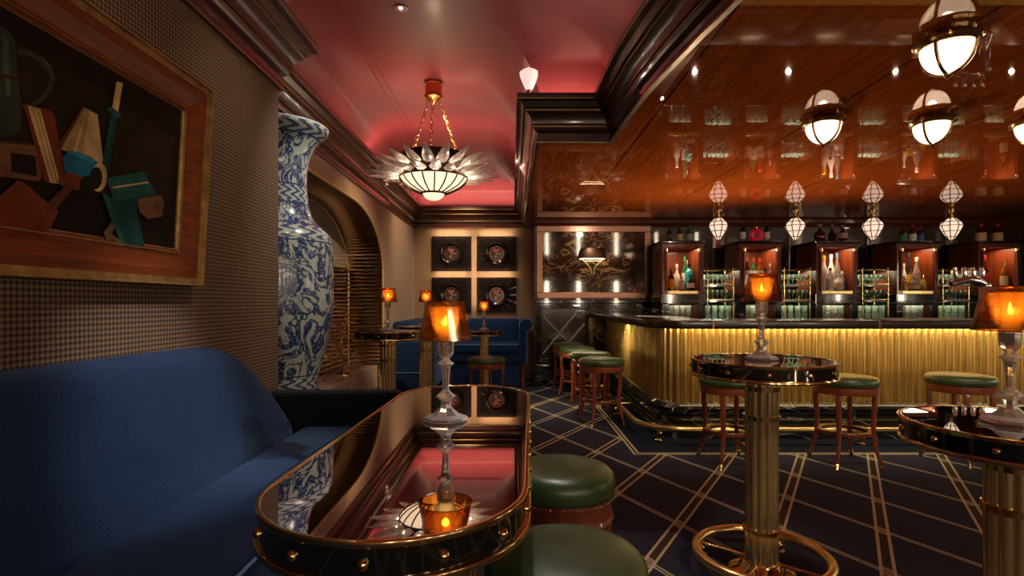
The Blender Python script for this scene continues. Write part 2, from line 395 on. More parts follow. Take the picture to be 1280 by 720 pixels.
def mat_rock():
    m = bpy.data.materials.new('rock_crystal'); m.use_nodes = True; nt = m.node_tree
    nt.nodes.remove(nt.nodes['Principled BSDF']); out = nt.nodes['Material Output']
    tc = nt.nodes.new('ShaderNodeTexCoord'); nz = nt.nodes.new('ShaderNodeTexNoise'); nz.inputs['Scale'].default_value = 28; nz.inputs['Detail'].default_value = 5
    nt.links.new(tc.outputs['Object'], nz.inputs['Vector'])
    mr = nt.nodes.new('ShaderNodeMapRange'); mr.inputs[1].default_value = 0.35; mr.inputs[2].default_value = 0.65; mr.inputs[3].default_value = 0.45; mr.inputs[4].default_value = 0.85
    nt.links.new(nz.outputs['Fac'], mr.inputs[0])
    tr = nt.nodes.new('ShaderNodeBsdfTransparent'); tr.inputs[0].default_value = (0.9, 0.82, 0.78, 1)
    tl = nt.nodes.new('ShaderNodeBsdfTranslucent'); tl.inputs[0].default_value = (0.95, 0.9, 0.85, 1)
    df = nt.nodes.new('ShaderNodeBsdfDiffuse'); df.inputs[0].default_value = (0.9, 0.84, 0.8, 1)
    gl = nt.nodes.new('ShaderNodeBsdfGlossy'); gl.inputs['Roughness'].default_value = 0.1
    def mx(f, a, b):
        n = nt.nodes.new('ShaderNodeMixShader')
        if isinstance(f, float): n.inputs[0].default_value = f
        else: nt.links.new(f, n.inputs[0])
        nt.links.new(a.outputs[0], n.inputs[1]); nt.links.new(b.outputs[0], n.inputs[2]); return n
    c = mx(0.15, mx(mr.outputs[0], tr, mx(0.5, tl, df)), gl)
    nt.links.new(c.outputs[0], out.inputs[0]); return m
M['rock'] = mat_rock()
M['alabaster'] = P('alabaster_glow', (0.9, 0.8, 0.65), 0.4, emit=(1.0, 0.74, 0.48), es=0.95)
M['globe'] = mat_thin_glass('opal_glass', (0.55, 0.5, 0.45), 0.05, 0.80, (1.0, 0.93, 0.86))
M['lantern'] = P('lantern_glass_glow', (0.9, 0.85, 0.8), 0.2, emit=(1.0, 0.76, 0.58), es=0.62)
M['led'] = P('lit_lens', (1, 1, 1), 0.3, emit=(1.0, 0.9, 0.8), es=14)
M['rackglass'] = mat_thin_glass('drinking_glass', (0.85, 0.90, 0.80), 0.25, 0.40, (0.85, 0.95, 0.8))
M['shelfglass'] = mat_thin_glass('green_shelf_glass', (0.55, 0.70, 0.50), 0.25, 0.35, (0.75, 0.9, 0.6))
M['chrome'] = P('chrome', (0.75, 0.75, 0.76), 0.08, 1.0)
M['ribs'] = P('pendant_ribs', (0.10, 0.05, 0.025), 0.3, 0.9)
M['dark_metal'] = P('dark_bronze', (0.06, 0.03, 0.02), 0.3, 0.9)
M['vase'] = mat_vase()
M['frost'] = P('frosted_lamp_glass', (0.9, 0.85, 0.8), 0.3, emit=(1.0, 0.75, 0.66), es=0.55)
M['mat_grey'] = P('grey_bar_mat', (0.22, 0.16, 0.13), 0.6)
M['art_panel'] = P('dark_leather_panel', (0.012, 0.006, 0.006), 0.55, spec=0.15, noise=0.3, nscale=9)
M['art_bowl'] = P('black_glazed_bowl', (0.008, 0.006, 0.006), 0.12, coat=1.0)

# ------------------------------------------------------------------ mesh builder
class MB:
    def __init__(s): s.b = bmesh.new(); s.mi = 0
    def _f(s, vs):
        try:
            f = s.b.faces.new(vs); f.material_index = s.mi
            return f
        except ValueError: return None
    def box(s, c, d, rot=None):
        m = Matrix.Translation(c) @ (rot.to_4x4() if rot else Matrix()) @ Matrix.Diagonal((*d, 1))
        r = bmesh.ops.create_cube(s.b, size=1, matrix=m)
        for v in r['verts']:
            for f in v.link_faces: f.material_index = s.mi
        return s
    def bb(s, x0, x1, y0, y1, z0, z1):
        return s.box(((x0 + x1) / 2, (y0 + y1) / 2, (z0 + z1) / 2), (x1 - x0, y1 - y0, z1 - z0))
    def lathe(s, prof, seg=32, c=(0, 0, 0), squash=None, off=0.0, cap=True):
        rings = []
        for r, z in prof:
            rr = max(r, 1e-4)
            rings.append([s.b.verts.new((c[0] + rr * cos(2 * pi * (i + off) / seg), c[1] + rr * sin(2 * pi * (i + off) / seg), c[2] + z)) for i in range(seg)])
        for a, b in zip(rings, rings[1:]):
            for i in range(seg):
                s._f((a[i], a[(i + 1) % seg], b[(i + 1) % seg], b[i]))
        if cap:
            s._f(list(reversed(rings[0]))); s._f(rings[-1])
        return s
    def tube(s, pts, r, seg=8, closed=False):
        pts = [Vector(p) for p in pts]; n = len(pts)
        rs = r if isinstance(r, (list, tuple)) else [r] * n
        rings = []; up = None
        for i, p in enumerate(pts):
            if closed: t = pts[(i + 1) % n] - pts[i - 1]
            else: t = pts[min(i + 1, n - 1)] - pts[max(i - 1, 0)]
            t.normalize()
            if up is None:
                up = Vector((0, 0, 1)) if abs(t.z) < 0.9 else Vector((1, 0, 0))
            a = up - t * up.dot(t)
            if a.length < 1e-4: a = Vector((1, 0, 0)) - t * t.x
            a.normalize(); bq = t.cross(a); up = a
            rings.append([s.b.verts.new(p + (a * cos(2 * pi * k / seg) + bq * sin(2 * pi * k / seg)) * rs[i]) for k in range(seg)])
        m = n if closed else n - 1
        for i in range(m):
            A, B = rings[i], rings[(i + 1) % n]
            for k in range(seg): s._f((A[k], A[(k + 1) % seg], B[(k + 1) % seg], B[k]))
        if not closed:
            s._f(list(reversed(rings[0]))); s._f(rings[-1])
        return s
    def ring(s, R_, r, z, seg=48, c=(0, 0), ts=8):
        return s.tube([(c[0] + R_ * cos(2 * pi * i / seg), c[1] + R_ * sin(2 * pi * i / seg), z) for i in range(seg)], r, ts, True)
    def prism(s, poly, a0, a1, axis='z'):
        def mk(p, a):
            return {'z': (p[0], p[1], a), 'x': (a, p[0], p[1]), 'y': (p[0], a, p[1])}[axis]
        A = [s.b.verts.new(mk(p, a0)) for p in poly]; B = [s.b.verts.new(mk(p, a1)) for p in poly]
        s._f(list(reversed(A))); s._f(B)
        n = len(poly)
        for i in range(n): s._f((A[i], A[(i + 1) % n], B[(i + 1) % n], B[i]))
        return s
    def sweep(s, path, prof, closed=False):
        """profile (offset to the right of travel, z) along a plan path with mitres"""
        n = len(path); rings = []
        for i in range(n):
            p = Vector(path[i])
            def nrm(a, b_):
                t = (Vector(b_) - Vector(a)).normalized(); return Vector((t.y, -t.x))
            if closed or 0 < i < n - 1:
                n1 = nrm(path[i - 1], path[i]); n2 = nrm(path[i], path[(i + 1) % n])
                q = (n1 + n2); q = q / max(q.length_squared, 1e-6) * 2
            elif i == 0: q = nrm(path[0], path[1])
            else: q = nrm(path[-2], path[-1])
            rings.append([s.b.verts.new((p.x + q.x * o, p.y + q.y * o, z)) for o, z in prof])
        m = n if closed else n - 1
        k = len(prof)
        for i in range(m):
            A, B = rings[i], rings[(i + 1) % n]
            for j in range(k - 1): s._f((A[j], B[j], B[j + 1], A[j + 1]))
        if not closed and k > 2:
            s._f(rings[0]); s._f(list(reversed(rings[-1])))
        return s
    def poly(s, pts): s._f([s.b.verts.new(p) for p in pts]); return s
    def ribbed(s, path, lo, hi, pitch, amp, mk, per=6, sgn=1):
        """scalloped sheet following a 2-D path; mk(x, y, level) gives the point"""
        P_ = [Vector(p) for p in path]; L = [0]
        for a, b_ in zip(P_, P_[1:]): L.append(L[-1] + (b_ - a).length)
        n = max(1, int(L[-1] / pitch)); A = []; B = []; j = 0
        for i in range(n * per + 1):
            t = L[-1] * i / (n * per)
            while j < len(L) - 2 and t > L[j + 1]: j += 1
            f = (t - L[j]) / (L[j + 1] - L[j]); p = P_[j].lerp(P_[j + 1], f)
            # smooth the normal around the corners
            e = pitch * 1.2
            def pt(tt):
                tt = min(max(tt, 0), L[-1]); q = 0
                while q < len(L) - 2 and tt > L[q + 1]: q += 1
                return P_[q].lerp(P_[q + 1], (tt - L[q]) / (L[q + 1] - L[q]))
            tg = (pt(t + e) - pt(t - e)).normalized(); nn = Vector((tg.y, -tg.x)) * sgn
            ph = (i % per) / per
            o = amp * abs(sin(pi * ph))
            q = p + nn * o
            A.append(s.b.verts.new(mk(q.x, q.y, lo))); B.append(s.b.verts.new(mk(q.x, q.y, hi)))
        for i in range(len(A) - 1): s._f((A[i], A[i + 1], B[i + 1], B[i]))
        return s
    def sphere(s, c, r, u=16, v=10, sc=(1, 1, 1)):
        r_ = bmesh.ops.create_uvsphere(s.b, u_segments=u, v_segments=v, radius=r, matrix=Matrix.Translation(c) @ Matrix.Diagonal((*sc, 1)))
        for q in r_['verts']:
            for f in q.link_faces: f.material_index = s.mi
        return s
    def build(s, name, mat, parent=None, smooth=30, bevel=0, bseg=2, loc=None, subs=0, label=None):
        me = bpy.data.meshes.new(name)
        bmesh.ops.recalc_face_normals(s.b, faces=s.b.faces)
        s.b.to_mesh(me); s.b.free()
        for mm in (mat if isinstance(mat, list) else [mat]): me.materials.append(mm)
        if smooth:
            me.polygons.foreach_set('use_smooth', [True] * len(me.polygons))
            me.set_sharp_from_angle(angle=R(smooth))
        o = bpy.data.objects.new(name, me); COL.objects.link(o)
        if parent: o.parent = parent
        if loc: o.location = loc
        if bevel:
            b_ = o.modifiers.new('bevel', 'BEVEL'); b_.width = bevel; b_.segments = bseg; b_.limit_method = 'ANGLE'; b_.angle_limit = R(40)
            if smooth: me.set_sharp_from_angle(angle=R(180))
        if subs:
            q = o.modifiers.new('subsurf', 'SUBSURF'); q.levels = subs; q.render_levels = subs
        if label: o['label'] = label
        return o

def tag(o, label, cat, group=None):
    o['label'] = label; o['category'] = cat
    if group: o['group'] = group
    return o

def thing(name, label, cat, loc=(0, 0, 0), rz=0, group=None):
    o = bpy.data.objects.new(name, None); COL.objects.link(o); o.empty_display_size = 0.1
    o.location = loc; o.rotation_euler = (0, 0, rz)
    return tag(o, label, cat, group)

def struct(o):
    o['kind'] = 'structure'; return o

def copy_tree(o, parent=None):
    c = o.copy(); COL.objects.link(c); c.parent = parent
    for ch in list(o.children): copy_tree(ch, c)
    return c

def dup(o, label, loc, rz=None, scale=None, group=None):
    c = copy_tree(o); c.location = loc; c['label'] = label
    if rz is not None: c.rotation_euler = (0, 0, rz)
    if scale: c.scale = (scale, scale, scale)
    if group: c['group'] = group
    return c

# ================================================================== THE SETTING
ZB, ZT, ZC = 2.40, 2.70, 3.10       # bar ceiling / cornice top / red ceiling
XN, XF, YB, YR = -1.28, -1.54, 8.60, 8.00
struct(MB().bb(-2.6, 7.8, -3.2, 8.9, -0.05, 0).build('floor', M['carpet'], smooth=0))
# left, near the camera: houndstooth covered wall
struct(MB().bb(-1.62, XN, -3.0, 2.98, 0, 2.46).build('wall_left', M['hound'], smooth=0))
# left, far: tan wall with the mirrored arch opening
el = [(5.25 + 1.21 * sin(t * pi / 2 / 12), 1.55 + 0.67 * cos(t * pi / 2 / 12)) for t in range(13)]
arch = [(3.8, 2.22)] + el + [(6.46, 0.0)]
struct(MB().prism([(3.8, 2.5)] + arch + [(YB, 0), (YB, 2.5)], XF - 0.06, XF, 'x').build('wall_left', M['tan'], smooth=0))
struct(MB().bb(-2.02, -1.96, 2.9, 7.3, 0, 2.5).build('wall_left', M['panel'], smooth=0))
struct(MB().bb(XF - 0.48, XF - 0.06, 6.62, 6.66, 0, 2.5).build('wall_left', M['panel'], smooth=0))
struct(MB().bb(-2.0, -1.60, 2.93, 6.66, 2.40, 2.46).build('ceiling', M['mahog'], smooth=0))
# back walls
struct(MB().bb(-1.7, 0.33, YB, YB + 0.06, 0, 2.5).build('wall_back', M['tan'], smooth=0))
struct(MB().bb(0.33, 7.6, YR, YR + 0.06, 0, 2.45).build('wall_back', M['panel'], smooth=0))
struct(MB().bb(0.33, 0.37, YR, YB, 0, 2.45).build('wall_back', M['mahog'], smooth=0))
struct(MB().bb(7.5, 7.56, -3, YR, 0, 2.45).build('wall_right', M['panel'], smooth=0))
struct(MB().bb(-1.7, 7.6, -3.06, -3.0, 0, ZC).build('wall_front', M['tan'], smooth=0))
# plan line of the room's cornice (travel so that the room is on the right)
curve = [(0.2, YB), (0.2, 4.0), (0.735, 4.0), (0.745, 3.7), (0.752, 3.4), (0.765, 3.1), (0.80, 2.75), (0.845, 2.4), (0.90, 2.05), (0.98, 1.7), (1.10, 1.3), (1.3, 0.8), (1.6, 0.2), (2.0, -0.5), (2.5, -3.0)]
left = [(XN, -3.0), (XN, 2.98), (XF, 2.98), (XF, YB)]
path = left + curve
# red fascia above the cornice, ring soffit and the raised centre of the red ceiling
cov = [(0.0, ZT - 0.3), (0.0, ZT + 0.02)] + [(0.42 * (1 - cos(pi / 2 * k / 8)), ZT + 0.02 + (ZC - ZT - 0.02) * sin(pi / 2 * k / 8)) for k in range(1, 9)]
struct(MB().sweep(path, cov).build('wall_upper', M['red'], smooth=60))
for k_, (o1, z1) in enumerate(((0.40, ZC), (0.46, ZC))):
    struct(MB().sweep([(XF, 2.0), (XF, YB), (0.6, YB)], [(o1 - 0.006, z1), (o1 - 0.004, z1 - 0.007), (o1 + 0.004, z1 - 0.007), (o1 + 0.006, z1)]).build('trim_%d' % (23 + k_), M['red'], smooth=0))
struct(MB().sweep([(XF + 0.06, YB), (0.2, YB)], [(0.012, 2.86), (0.03, 2.86), (0.034, 2.875), (0.03, 2.89), (0.02, 2.89)]).build('trim_25', M['red'], smooth=0))
struct(MB().bb(-2.1, 3.2, -3.1, 9.0, ZC, ZC + 0.04).build('ceiling', M['red'], smooth=0))
# lacquered bar ceiling
barpoly = curve + [(7.55, -3.0), (7.55, YR), (0.35, YR), (0.35, YB)]
struct(MB().prism(barpoly, ZB, ZB + 0.05).build('ceiling', M['bar_ceil'], smooth=0))
# the deep mahogany cornice with gilt fillets
prof = [(0.0, 2.385), (0.022, 2.385), (0.022, 2.412), (0.012, 2.416), (0.012, 2.46), (0.036, 2.475), (0.045, 2.49), (0.045, 2.51), (0.055, 2.515),
        (0.06, 2.545), (0.078, 2.575), (0.10, 2.59), (0.10, 2.61), (0.118, 2.615), (0.128, 2.635), (0.135, 2.65), (0.165, 2.655), (0.165, 2.70), (0.0, 2.70)]
struct(MB().sweep(path, prof).build('trim_1', M['mahog'], smooth=25))
struct(MB().sweep(path, [(0.0125, 2.425), (0.0145, 2.425), (0.0145, 2.452), (0.0125, 2.452)]).build('trim_2', M['mahog_red'], smooth=0))
for k, (o_, z_) in enumerate(((0.023, 2.39), (0.046, 2.50), (0.101, 2.60), (0.166, 2.662))):
    struct(MB().sweep(path, [(o_ - 0.003, z_ - 0.004), (o_ + 0.002, z_ - 0.004), (o_ + 0.002, z_ + 0.004), (o_ - 0.003, z_ + 0.004)]).build('trim_%d' % (3 + k), M['gold_line'], smooth=0))
# crown under the bar ceiling at the back
struct(MB().sweep([(0.33, YR), (7.5, YR)], [(0, 2.40), (0.09, 2.40), (0.09, 2.375), (0.06, 2.36), (0.05, 2.345), (0.03, 2.34), (0.02, 2.325), (0, 2.325)]).build('trim_7', M['cab_wood'], smooth=25))
# gilt edges and ribbed reveal of the arch
av = MB().ribbed(arch, XF - 0.40, XF, 0.045, 0.010, lambda a, b, l: (l, a, b), 6, 1)
struct(av.build('trim_8', M['bronze_mirror'], smooth=40))
struct(MB().tube([(XF + 0.008, a, b) for a, b in arch], 0.013, 8).build('trim_9', M['gilt_edge'], smooth=60))
struct(MB().tube([(XF - 0.40, a, b) for a, b in arch], 0.013, 8).build('trim_10', M['gilt_edge'], smooth=60))
# ribbed mirror at the back of the niche
struct(MB().bb(XF - 0.415, XF - 0.401, 3.9, 6.6, 0.4, 1.60).build('trim_11', P('dark_mirror', (0.10, 0.08, 0.06), 0.06, 1.0), smooth=0))
sl_ = MB()
for k_ in range(22):
    sl_.bb(XF - 0.40, XF - 0.375, 3.9, 6.58, 0.52 + k_ * 0.05, 0.534 + k_ * 0.05)
struct(sl_.build('trim_26', M['brass_dark'], smooth=0))
struct(MB().bb(XF - 0.415, XF - 0.401, 3.9, 6.6, 1.60, 2.22).build('trim_12', P('smoked_mirror', (0.55, 0.46, 0.36), 0.2, 0.6), smooth=0))
for zz in (0.98, 1.60):
    struct(MB().bb(XF - 0.39, XF - 0.36, 3.9, 6.58, zz - 0.01, zz + 0.01).build('trim_13', M['brass'], smooth=0))
struct(MB().bb(XF - 0.40, XF - 0.05, 4.3, 6.44, 0, 0.48).build('trim_14', M['marble_beige'], smooth=0, bevel=0.01))
# skirting
struct(MB().bb(XF, XF + 0.02, 6.48, YB, 0, 0.16).build('baseboard_left', M['mahog'], smooth=0, bevel=0.004))
struct(MB().bb(XF, 0.33, YB - 0.02, YB, 0, 0.16).build('baseboard_back', M['mahog'], smooth=0, bevel=0.004))

# ================================================================== PAINTING on the near wall
pic = thing('painting', 'large dark still life painting in a wide red and gilt wooden frame', 'painting', (XN, 1.5, 1.29))
TL = Matrix.Rotation(R(3), 3, 'Y')          # hangs tilted forward
def pl(d, z, off=0.0):
    v = TL @ Vector((0.012 + off, 0, z - 1.29)); return Vector((v.x, d - 1.5, v.z))
Y0, Y1, Z0, Z1 = 0.70, 2.17, 1.285, 2.07
def frame_ring(mb, y0, y1, z0, z1, w_, h0, h1, hin):
    # mitred rectangular ring; profile rises from h0 (outer) to h1 then steps to hin
    secs = [(0, -0.02), (0, h0), (w_ * 0.12, h1), (w_ * 0.25, h1), (w_ * 0.3, h0), (w_ * 0.75, hin), (w_, hin), (w_, -0.02)]
    rings = []
    for (o_, h_) in secs:
        rings.append([mb.b.verts.new(pl(*p, h_)) for p in ((y0 + o_, z0 + o_), (y1 - o_, z0 + o_), (y1 - o_, z1 - o_), (y0 + o_, z1 - o_))])
    for A, B in zip(rings, rings[1:]):
        for i in range(4): mb._f((A[i], A[(i + 1) % 4], B[(i + 1) % 4], B[i]))
    return mb
frame_ring(MB(), Y0 + 0.028, Y1 - 0.028, Z0 + 0.028, Z1 - 0.028, 0.105, 0.026, 0.026, 0.012).build('frame', M['frame_wood'], pic, smooth=0)
g1 = P('gilt_frame', (0.36, 0.22, 0.08), 0.4, 0.7, noise=0.3, nscale=20)
frame_ring(MB(), Y0, Y1, Z0, Z1, 0.03, 0.03, 0.042, 0.03).build('frame_edge', g1, pic, smooth=0, label='gilt outer edge of the frame')
frame_ring(MB(), Y0 + 0.13, Y1 - 0.13, Z0 + 0.118, Z1 - 0.118, 0.018, 0.012, 0.018, 0.008).build('frame_slip', g1, pic, smooth=0, label='gilt inner slip of the frame')
paints = {'bg2': (0.020, 0.012, 0.008), 'blue2': (0.03, 0.20, 0.32), 'bg': (0.012, 0.007, 0.005), 'shelf': (0.045, 0.018, 0.010), 'jug': (0.032, 0.040, 0.030), 'jug2': (0.07, 0.085, 0.065), 'red': (0.15, 0.026, 0.010),
          'cream': (0.50, 0.36, 0.16), 'tan': (0.34, 0.21, 0.08), 'blue': (0.012, 0.13, 0.22), 'green': (0.015, 0.085, 0.07), 'dgreen': (0.010, 0.045, 0.042),
          'orange': (0.15, 0.035, 0.013), 'dark': (0.010, 0.006, 0.005), 'brown': (0.09, 0.03, 0.012), 'wax': (0.60, 0.42, 0.16), 'box': (0.14, 0.06, 0.025), 'gold': (0.16, 0.085, 0.03)}
pk = list(paints)
cv = MB()
def pw(px, py):
    x_ = -1.245; d = x_ * 680 / (px - 640); return d, CH + (378 - py) * d / 680
lay = [0.0]
def patch(name, pts):
    cv.mi = pk.index(name); lay[0] += 0.00025
    cv.poly([pl(*pw(*p), 0.004 + lay[0]) for p in pts])
cv.mi = pk.index('bg')
cv.poly([pl(a_, b_, 0.004) for a_, b_ in ((Y0 + 0.14, Z0 + 0.12), (Y1 - 0.14, Z0 + 0.12), (Y1 - 0.14, Z1 - 0.12), (Y0 + 0.14, Z1 - 0.12))])
def blob(name, cx, cy, rx, ry, n=20, a0=0, a1=360):
    patch(name, [(cx + rx * cos(R(a0 + (a1 - a0) * i / n)), cy + ry * sin(R(a0 + (a1 - a0) * i / n))) for i in range(n)])
patch('bg2', [(-60, 30), (40, 60), (215, 170), (212, 250), (120, 215), (60, 178), (-60, 165)])
patch('shelf', [(-60, 168), (62, 180), (128, 226), (180, 238), (180, 246), (120, 240), (60, 222), (-60, 212)])
patch('dark', [(-60, 212), (60, 222), (120, 240), (212, 262), (212, 312), (-60, 288)])
# pewter jug with a curved belly, lid and handle
patch('jug', [(-40, 18), (0, 34), (10, 44), (14, 60), (17, 92), (22, 120), (26, 145), (24, 162), (14, 170), (-8, 168), (-60, 160)])
patch('jug2', [(-4, 42), (4, 48), (7, 80), (10, 120), (6, 120), (0, 82)])
patch('shelf', [(-30, 88), (17, 95), (18, 99), (-30, 92)])
pts_ = [(15, 60), (30, 62), (46, 70), (58, 82), (64, 98), (60, 114), (48, 128), (34, 135), (24, 134), (24, 129), (34, 129), (46, 121), (55, 110), (57, 98), (51, 86), (42, 76), (30, 69), (15, 67)]
patch('jug', pts_)
patch('jug2', [(46, 70), (58, 82), (64, 98), (62, 98), (56, 84), (45, 73)])
# wooden box and drawer below the jug
patch('box', [(-60, 172), (46, 182), (54, 200), (52, 226), (-60, 212)])
patch('dark', [(14, 190), (44, 194), (48, 220), (16, 214)])
patch('gold', [(-60, 172), (46, 182), (48, 186), (-60, 177)])
# leaning book: red cover, pale pages, red spine
patch('red', [(26, 130), (31, 131), (64, 228), (57, 226)])
patch('cream', [(31, 131), (47, 135), (77, 229), (64, 228)])
patch('tan', [(36, 133), (38, 133), (69, 228), (67, 228)])
patch('tan', [(42, 134), (44, 135), (74, 229), (72, 229)])
patch('red', [(47, 134), (55, 135), (64, 142), (84, 224), (77, 229)])
patch('orange', [(56, 138), (59, 140), (80, 224), (77, 226)])
# open book standing as a tent
patch('brown', [(98, 132), (104, 134), (76, 184), (68, 184)])
patch('tan', [(100, 134), (108, 137), (92, 192), (74, 186)])
patch('cream', [(104, 136), (117, 142), (129, 212), (112, 212), (88, 192)])
patch('tan', [(104, 136), (107, 138), (100, 200), (92, 194)])
# candle in its green holder
patch('wax', [(138, 101), (146, 103), (142, 140), (134, 138)])
patch('cream', [(138, 101), (141, 102), (137, 139), (134, 138)])
patch('green', [(127, 135), (134, 133), (147, 143), (141, 148)])
patch('dgreen', [(132, 142), (141, 146), (138, 180), (134, 213), (125, 209), (129, 170)])
patch('green', [(134, 146), (136, 147), (130, 205), (128, 205)])
# rolled blue paper showing a dark end
patch('blue', [(76, 196), (84, 187), (98, 190), (112, 196), (124, 206), (114, 214), (106, 232), (92, 228), (80, 214)])
patch('blue2', [(80, 190), (84, 187), (98, 190), (118, 201), (112, 203), (96, 196)])
blob('cream', 122, 221, 10, 18)
blob('dark', 118, 222, 8, 14)
blob('orange', 86, 225, 14, 9)
blob('red', 96, 228, 11, 9)
blob('dark', 107, 229, 9, 10)
# green case, folded cloth, little box, orange board
patch('dgreen', [(126, 240), (150, 250), (178, 240), (170, 262), (184, 313), (160, 306), (142, 276)])
patch('green', [(126, 240), (134, 244), (160, 306), (152, 302), (140, 276)])
patch('green', [(130, 222), (176, 214), (192, 240), (142, 251)])
patch('dgreen', [(142, 251), (192, 240), (192, 245), (143, 256)])
patch('cream', [(138, 233), (182, 226), (183, 228), (139, 235)])
patch('box', [(170, 248), (198, 243), (203, 252), (202, 270), (184, 273), (173, 264)])
patch('gold', [(170, 248), (198, 243), (202, 251), (174, 256)])
patch('orange', [(20, 225), (26, 226), (73, 264), (56, 302), (-40, 290), (-20, 262)])
patch('red', [(-20, 262), (0, 244), (60, 276), (50, 298), (-40, 288)])
patch('brown', [(58, 254), (84, 226), (91, 232), (66, 266)])
patch('gold', [(130, 290), (139, 277), (144, 283), (140, 292), (152, 300), (156, 308), (148, 308), (142, 298), (134, 300)])
cv.build('canvas', [P('paint_' + k, c, 0.6, noise=0.25, nscale=14, spec=0.1) for k, c in paints.items()], pic, smooth=0)

# ================================================================== NEAR SOFA (banquette)
sofa = thing('banquette_sofa', 'long navy velvet banquette below the big still life painting', 'sofa', (-1.0, 1.2, 0))
def loc_(mbuilder): return mbuilder
def wl(root, pts): return pts
out = [(-1.0, 0.60), (-1.0, 1.06), (1.9, 1.045), (2.18, 1.04), (2.30, 1.025), (2.42, 0.98), (2.52, 0.915), (2.65, 0.80), (2.76, 0.68), (2.79, 0.60), (2.79, 0.40), (-1.0, 0.40)]
bk = MB(); n = len(out)
ox, oy = 1.0, -1.2
def fx(z): return -1.10 - (z - 0.6) * 0.16
secs = []
cy, cz = 0.9, 0.62
for (xo, ins) in ((None, 0), ('f', 0.0), ('f2', 0.02), ('f3', 0.05), ('f4', 0.12), ('f5', 0.26)):
    ring_ = []
    for (yy, zz) in out:
        s_ = ins
        y2 = yy - s_ if yy > 1 else yy
        z2 = max(0.45, zz - s_ * (1 if zz > 0.62 else 0)) if zz > 0.62 else zz
        if yy > 1.0 and zz > 0.62: y2 = yy - s_ * 0.8
        base = fx(zz)
        x_ = {None: -1.275, 'f': base - 0.075, 'f2': base - 0.035, 'f3': base - 0.012, 'f4': base, 'f5': base + 0.012}[xo]
        ring_.append(bk.b.verts.new((x_ + ox, y2 + oy, z2)))
    secs.append(ring_)
for A, B in zip(secs, secs[1:]):
    for i in range(n): bk._f((A[i], A[(i + 1) % n], B[(i + 1) % n], B[i]))
bk._f(list(reversed(secs[0]))); bk._f(secs[-1])
bk.build('backrest', M['velvet'], sofa, smooth=60)
MB().bb(-0.065, 0.38, -2.2, 1.56, 0.40, 0.60).build('seat_cushion', M['velvet'], sofa, smooth=60, bevel=0.05, bseg=5)
MB().bb(-0.27, 0.35, -2.2, 1.56, 0.06, 0.41).build('base', M['velvet'], sofa, smooth=60, bevel=0.01)
MB().tube([(0.372, -2.2, 0.592), (0.372, 1.5, 0.592)], 0.005, 8).build('piping', M['pipe_blue'], sofa, smooth=60, label='pale blue piping')
MB().bb(-0.27, 0.42, 1.60, 1.73, 0.06, 0.755).build('armrest', M['velvet_dark'], sofa, smooth=60, bevel=0.025, bseg=4, label='dark navy end arm')
for yy in (-2.0, 0.0, 1.6):
    MB().bb(0.30, 0.35, yy, yy + 0.05, 0, 0.07).build('leg', M['mahog'], sofa, smooth=0, bevel=0.005)

# ================================================================== CANDLE LAMPS
LAMPG = 'crystal candle lamps with amber shades'
def make_lamp():
    t = thing('candle_lamp', '', 'candle lamp', (0, 0, 0), 0, LAMPG)
    st = MB().lathe([(0.070, 0.0), (0.072, 0.004), (0.068, 0.010), (0.044, 0.018), (0.030, 0.030), (0.020, 0.040), (0.015, 0.052), (0.017, 0.062), (0.033, 0.075), (0.018, 0.088),
                     (0.010, 0.098), (0.011, 0.13), (0.014, 0.165), (0.017, 0.172), (0.028, 0.181), (0.015, 0.191), (0.012, 0.196), (0.020, 0.205), (0.026, 0.215), (0.028, 0.252), (0.020, 0.258)], 8)
    st.build('stem', M['crystal'], t, smooth=0, label='clear faceted crystal stem and foot')
    bw = MB().lathe([(0.024, 0.256), (0.034, 0.275), (0.044, 0.31), (0.050, 0.345), (0.053, 0.365), (0.050, 0.365), (0.047, 0.345), (0.040, 0.31), (0.030, 0.279), (0.018, 0.266)], 10)
    bw.build('cup', M['bowl_glass'], t, smooth=0, label='clear faceted cup')
    sh = MB().lathe([(0.087, 0.258), (0.0625, 0.381), (0.060, 0.381), (0.0845, 0.258)], 12, cap=False)
    sh.build('lamp_shade', M['amber'], t, smooth=0, label='amber glass shade')
    rm = MB().ring(0.0865, 0.0016, 0.258, 24, ts=5)
    rm.build('shade_rim', M['brass'], t, smooth=60)
    MB().ring(0.062, 0.0016, 0.381, 24, ts=5).build('shade_rim', M['brass'], t, smooth=60)
    c = MB().lathe([(0.0185, 0.268), (0.0195, 0.27), (0.0195, 0.302), (0.0165, 0.304), (0.0, 0.300)], 20).build('candle', M['wax'], t, smooth=40, label='lit cream candle')
    MB().lathe([(0.0005, 0.303), (0.0045, 0.310), (0.0050, 0.316), (0.003, 0.327), (0.0003, 0.338)], 10).build('flame', M['flame'], c, smooth=60)
    point((0, 0, 0.325), 0.45, (1.0, 0.55, 0.2), 0.012, c)
    return t
lamp = make_lamp()
lamp['label'] = 'candle lamp on the long oval table in the foreground, amber shade'
ZH = 0.84
lamp.location = at(557, 525, 1.76); lamp.location.z = ZH + 0.001; lamp.rotation_euler = (0, 0, R(12))

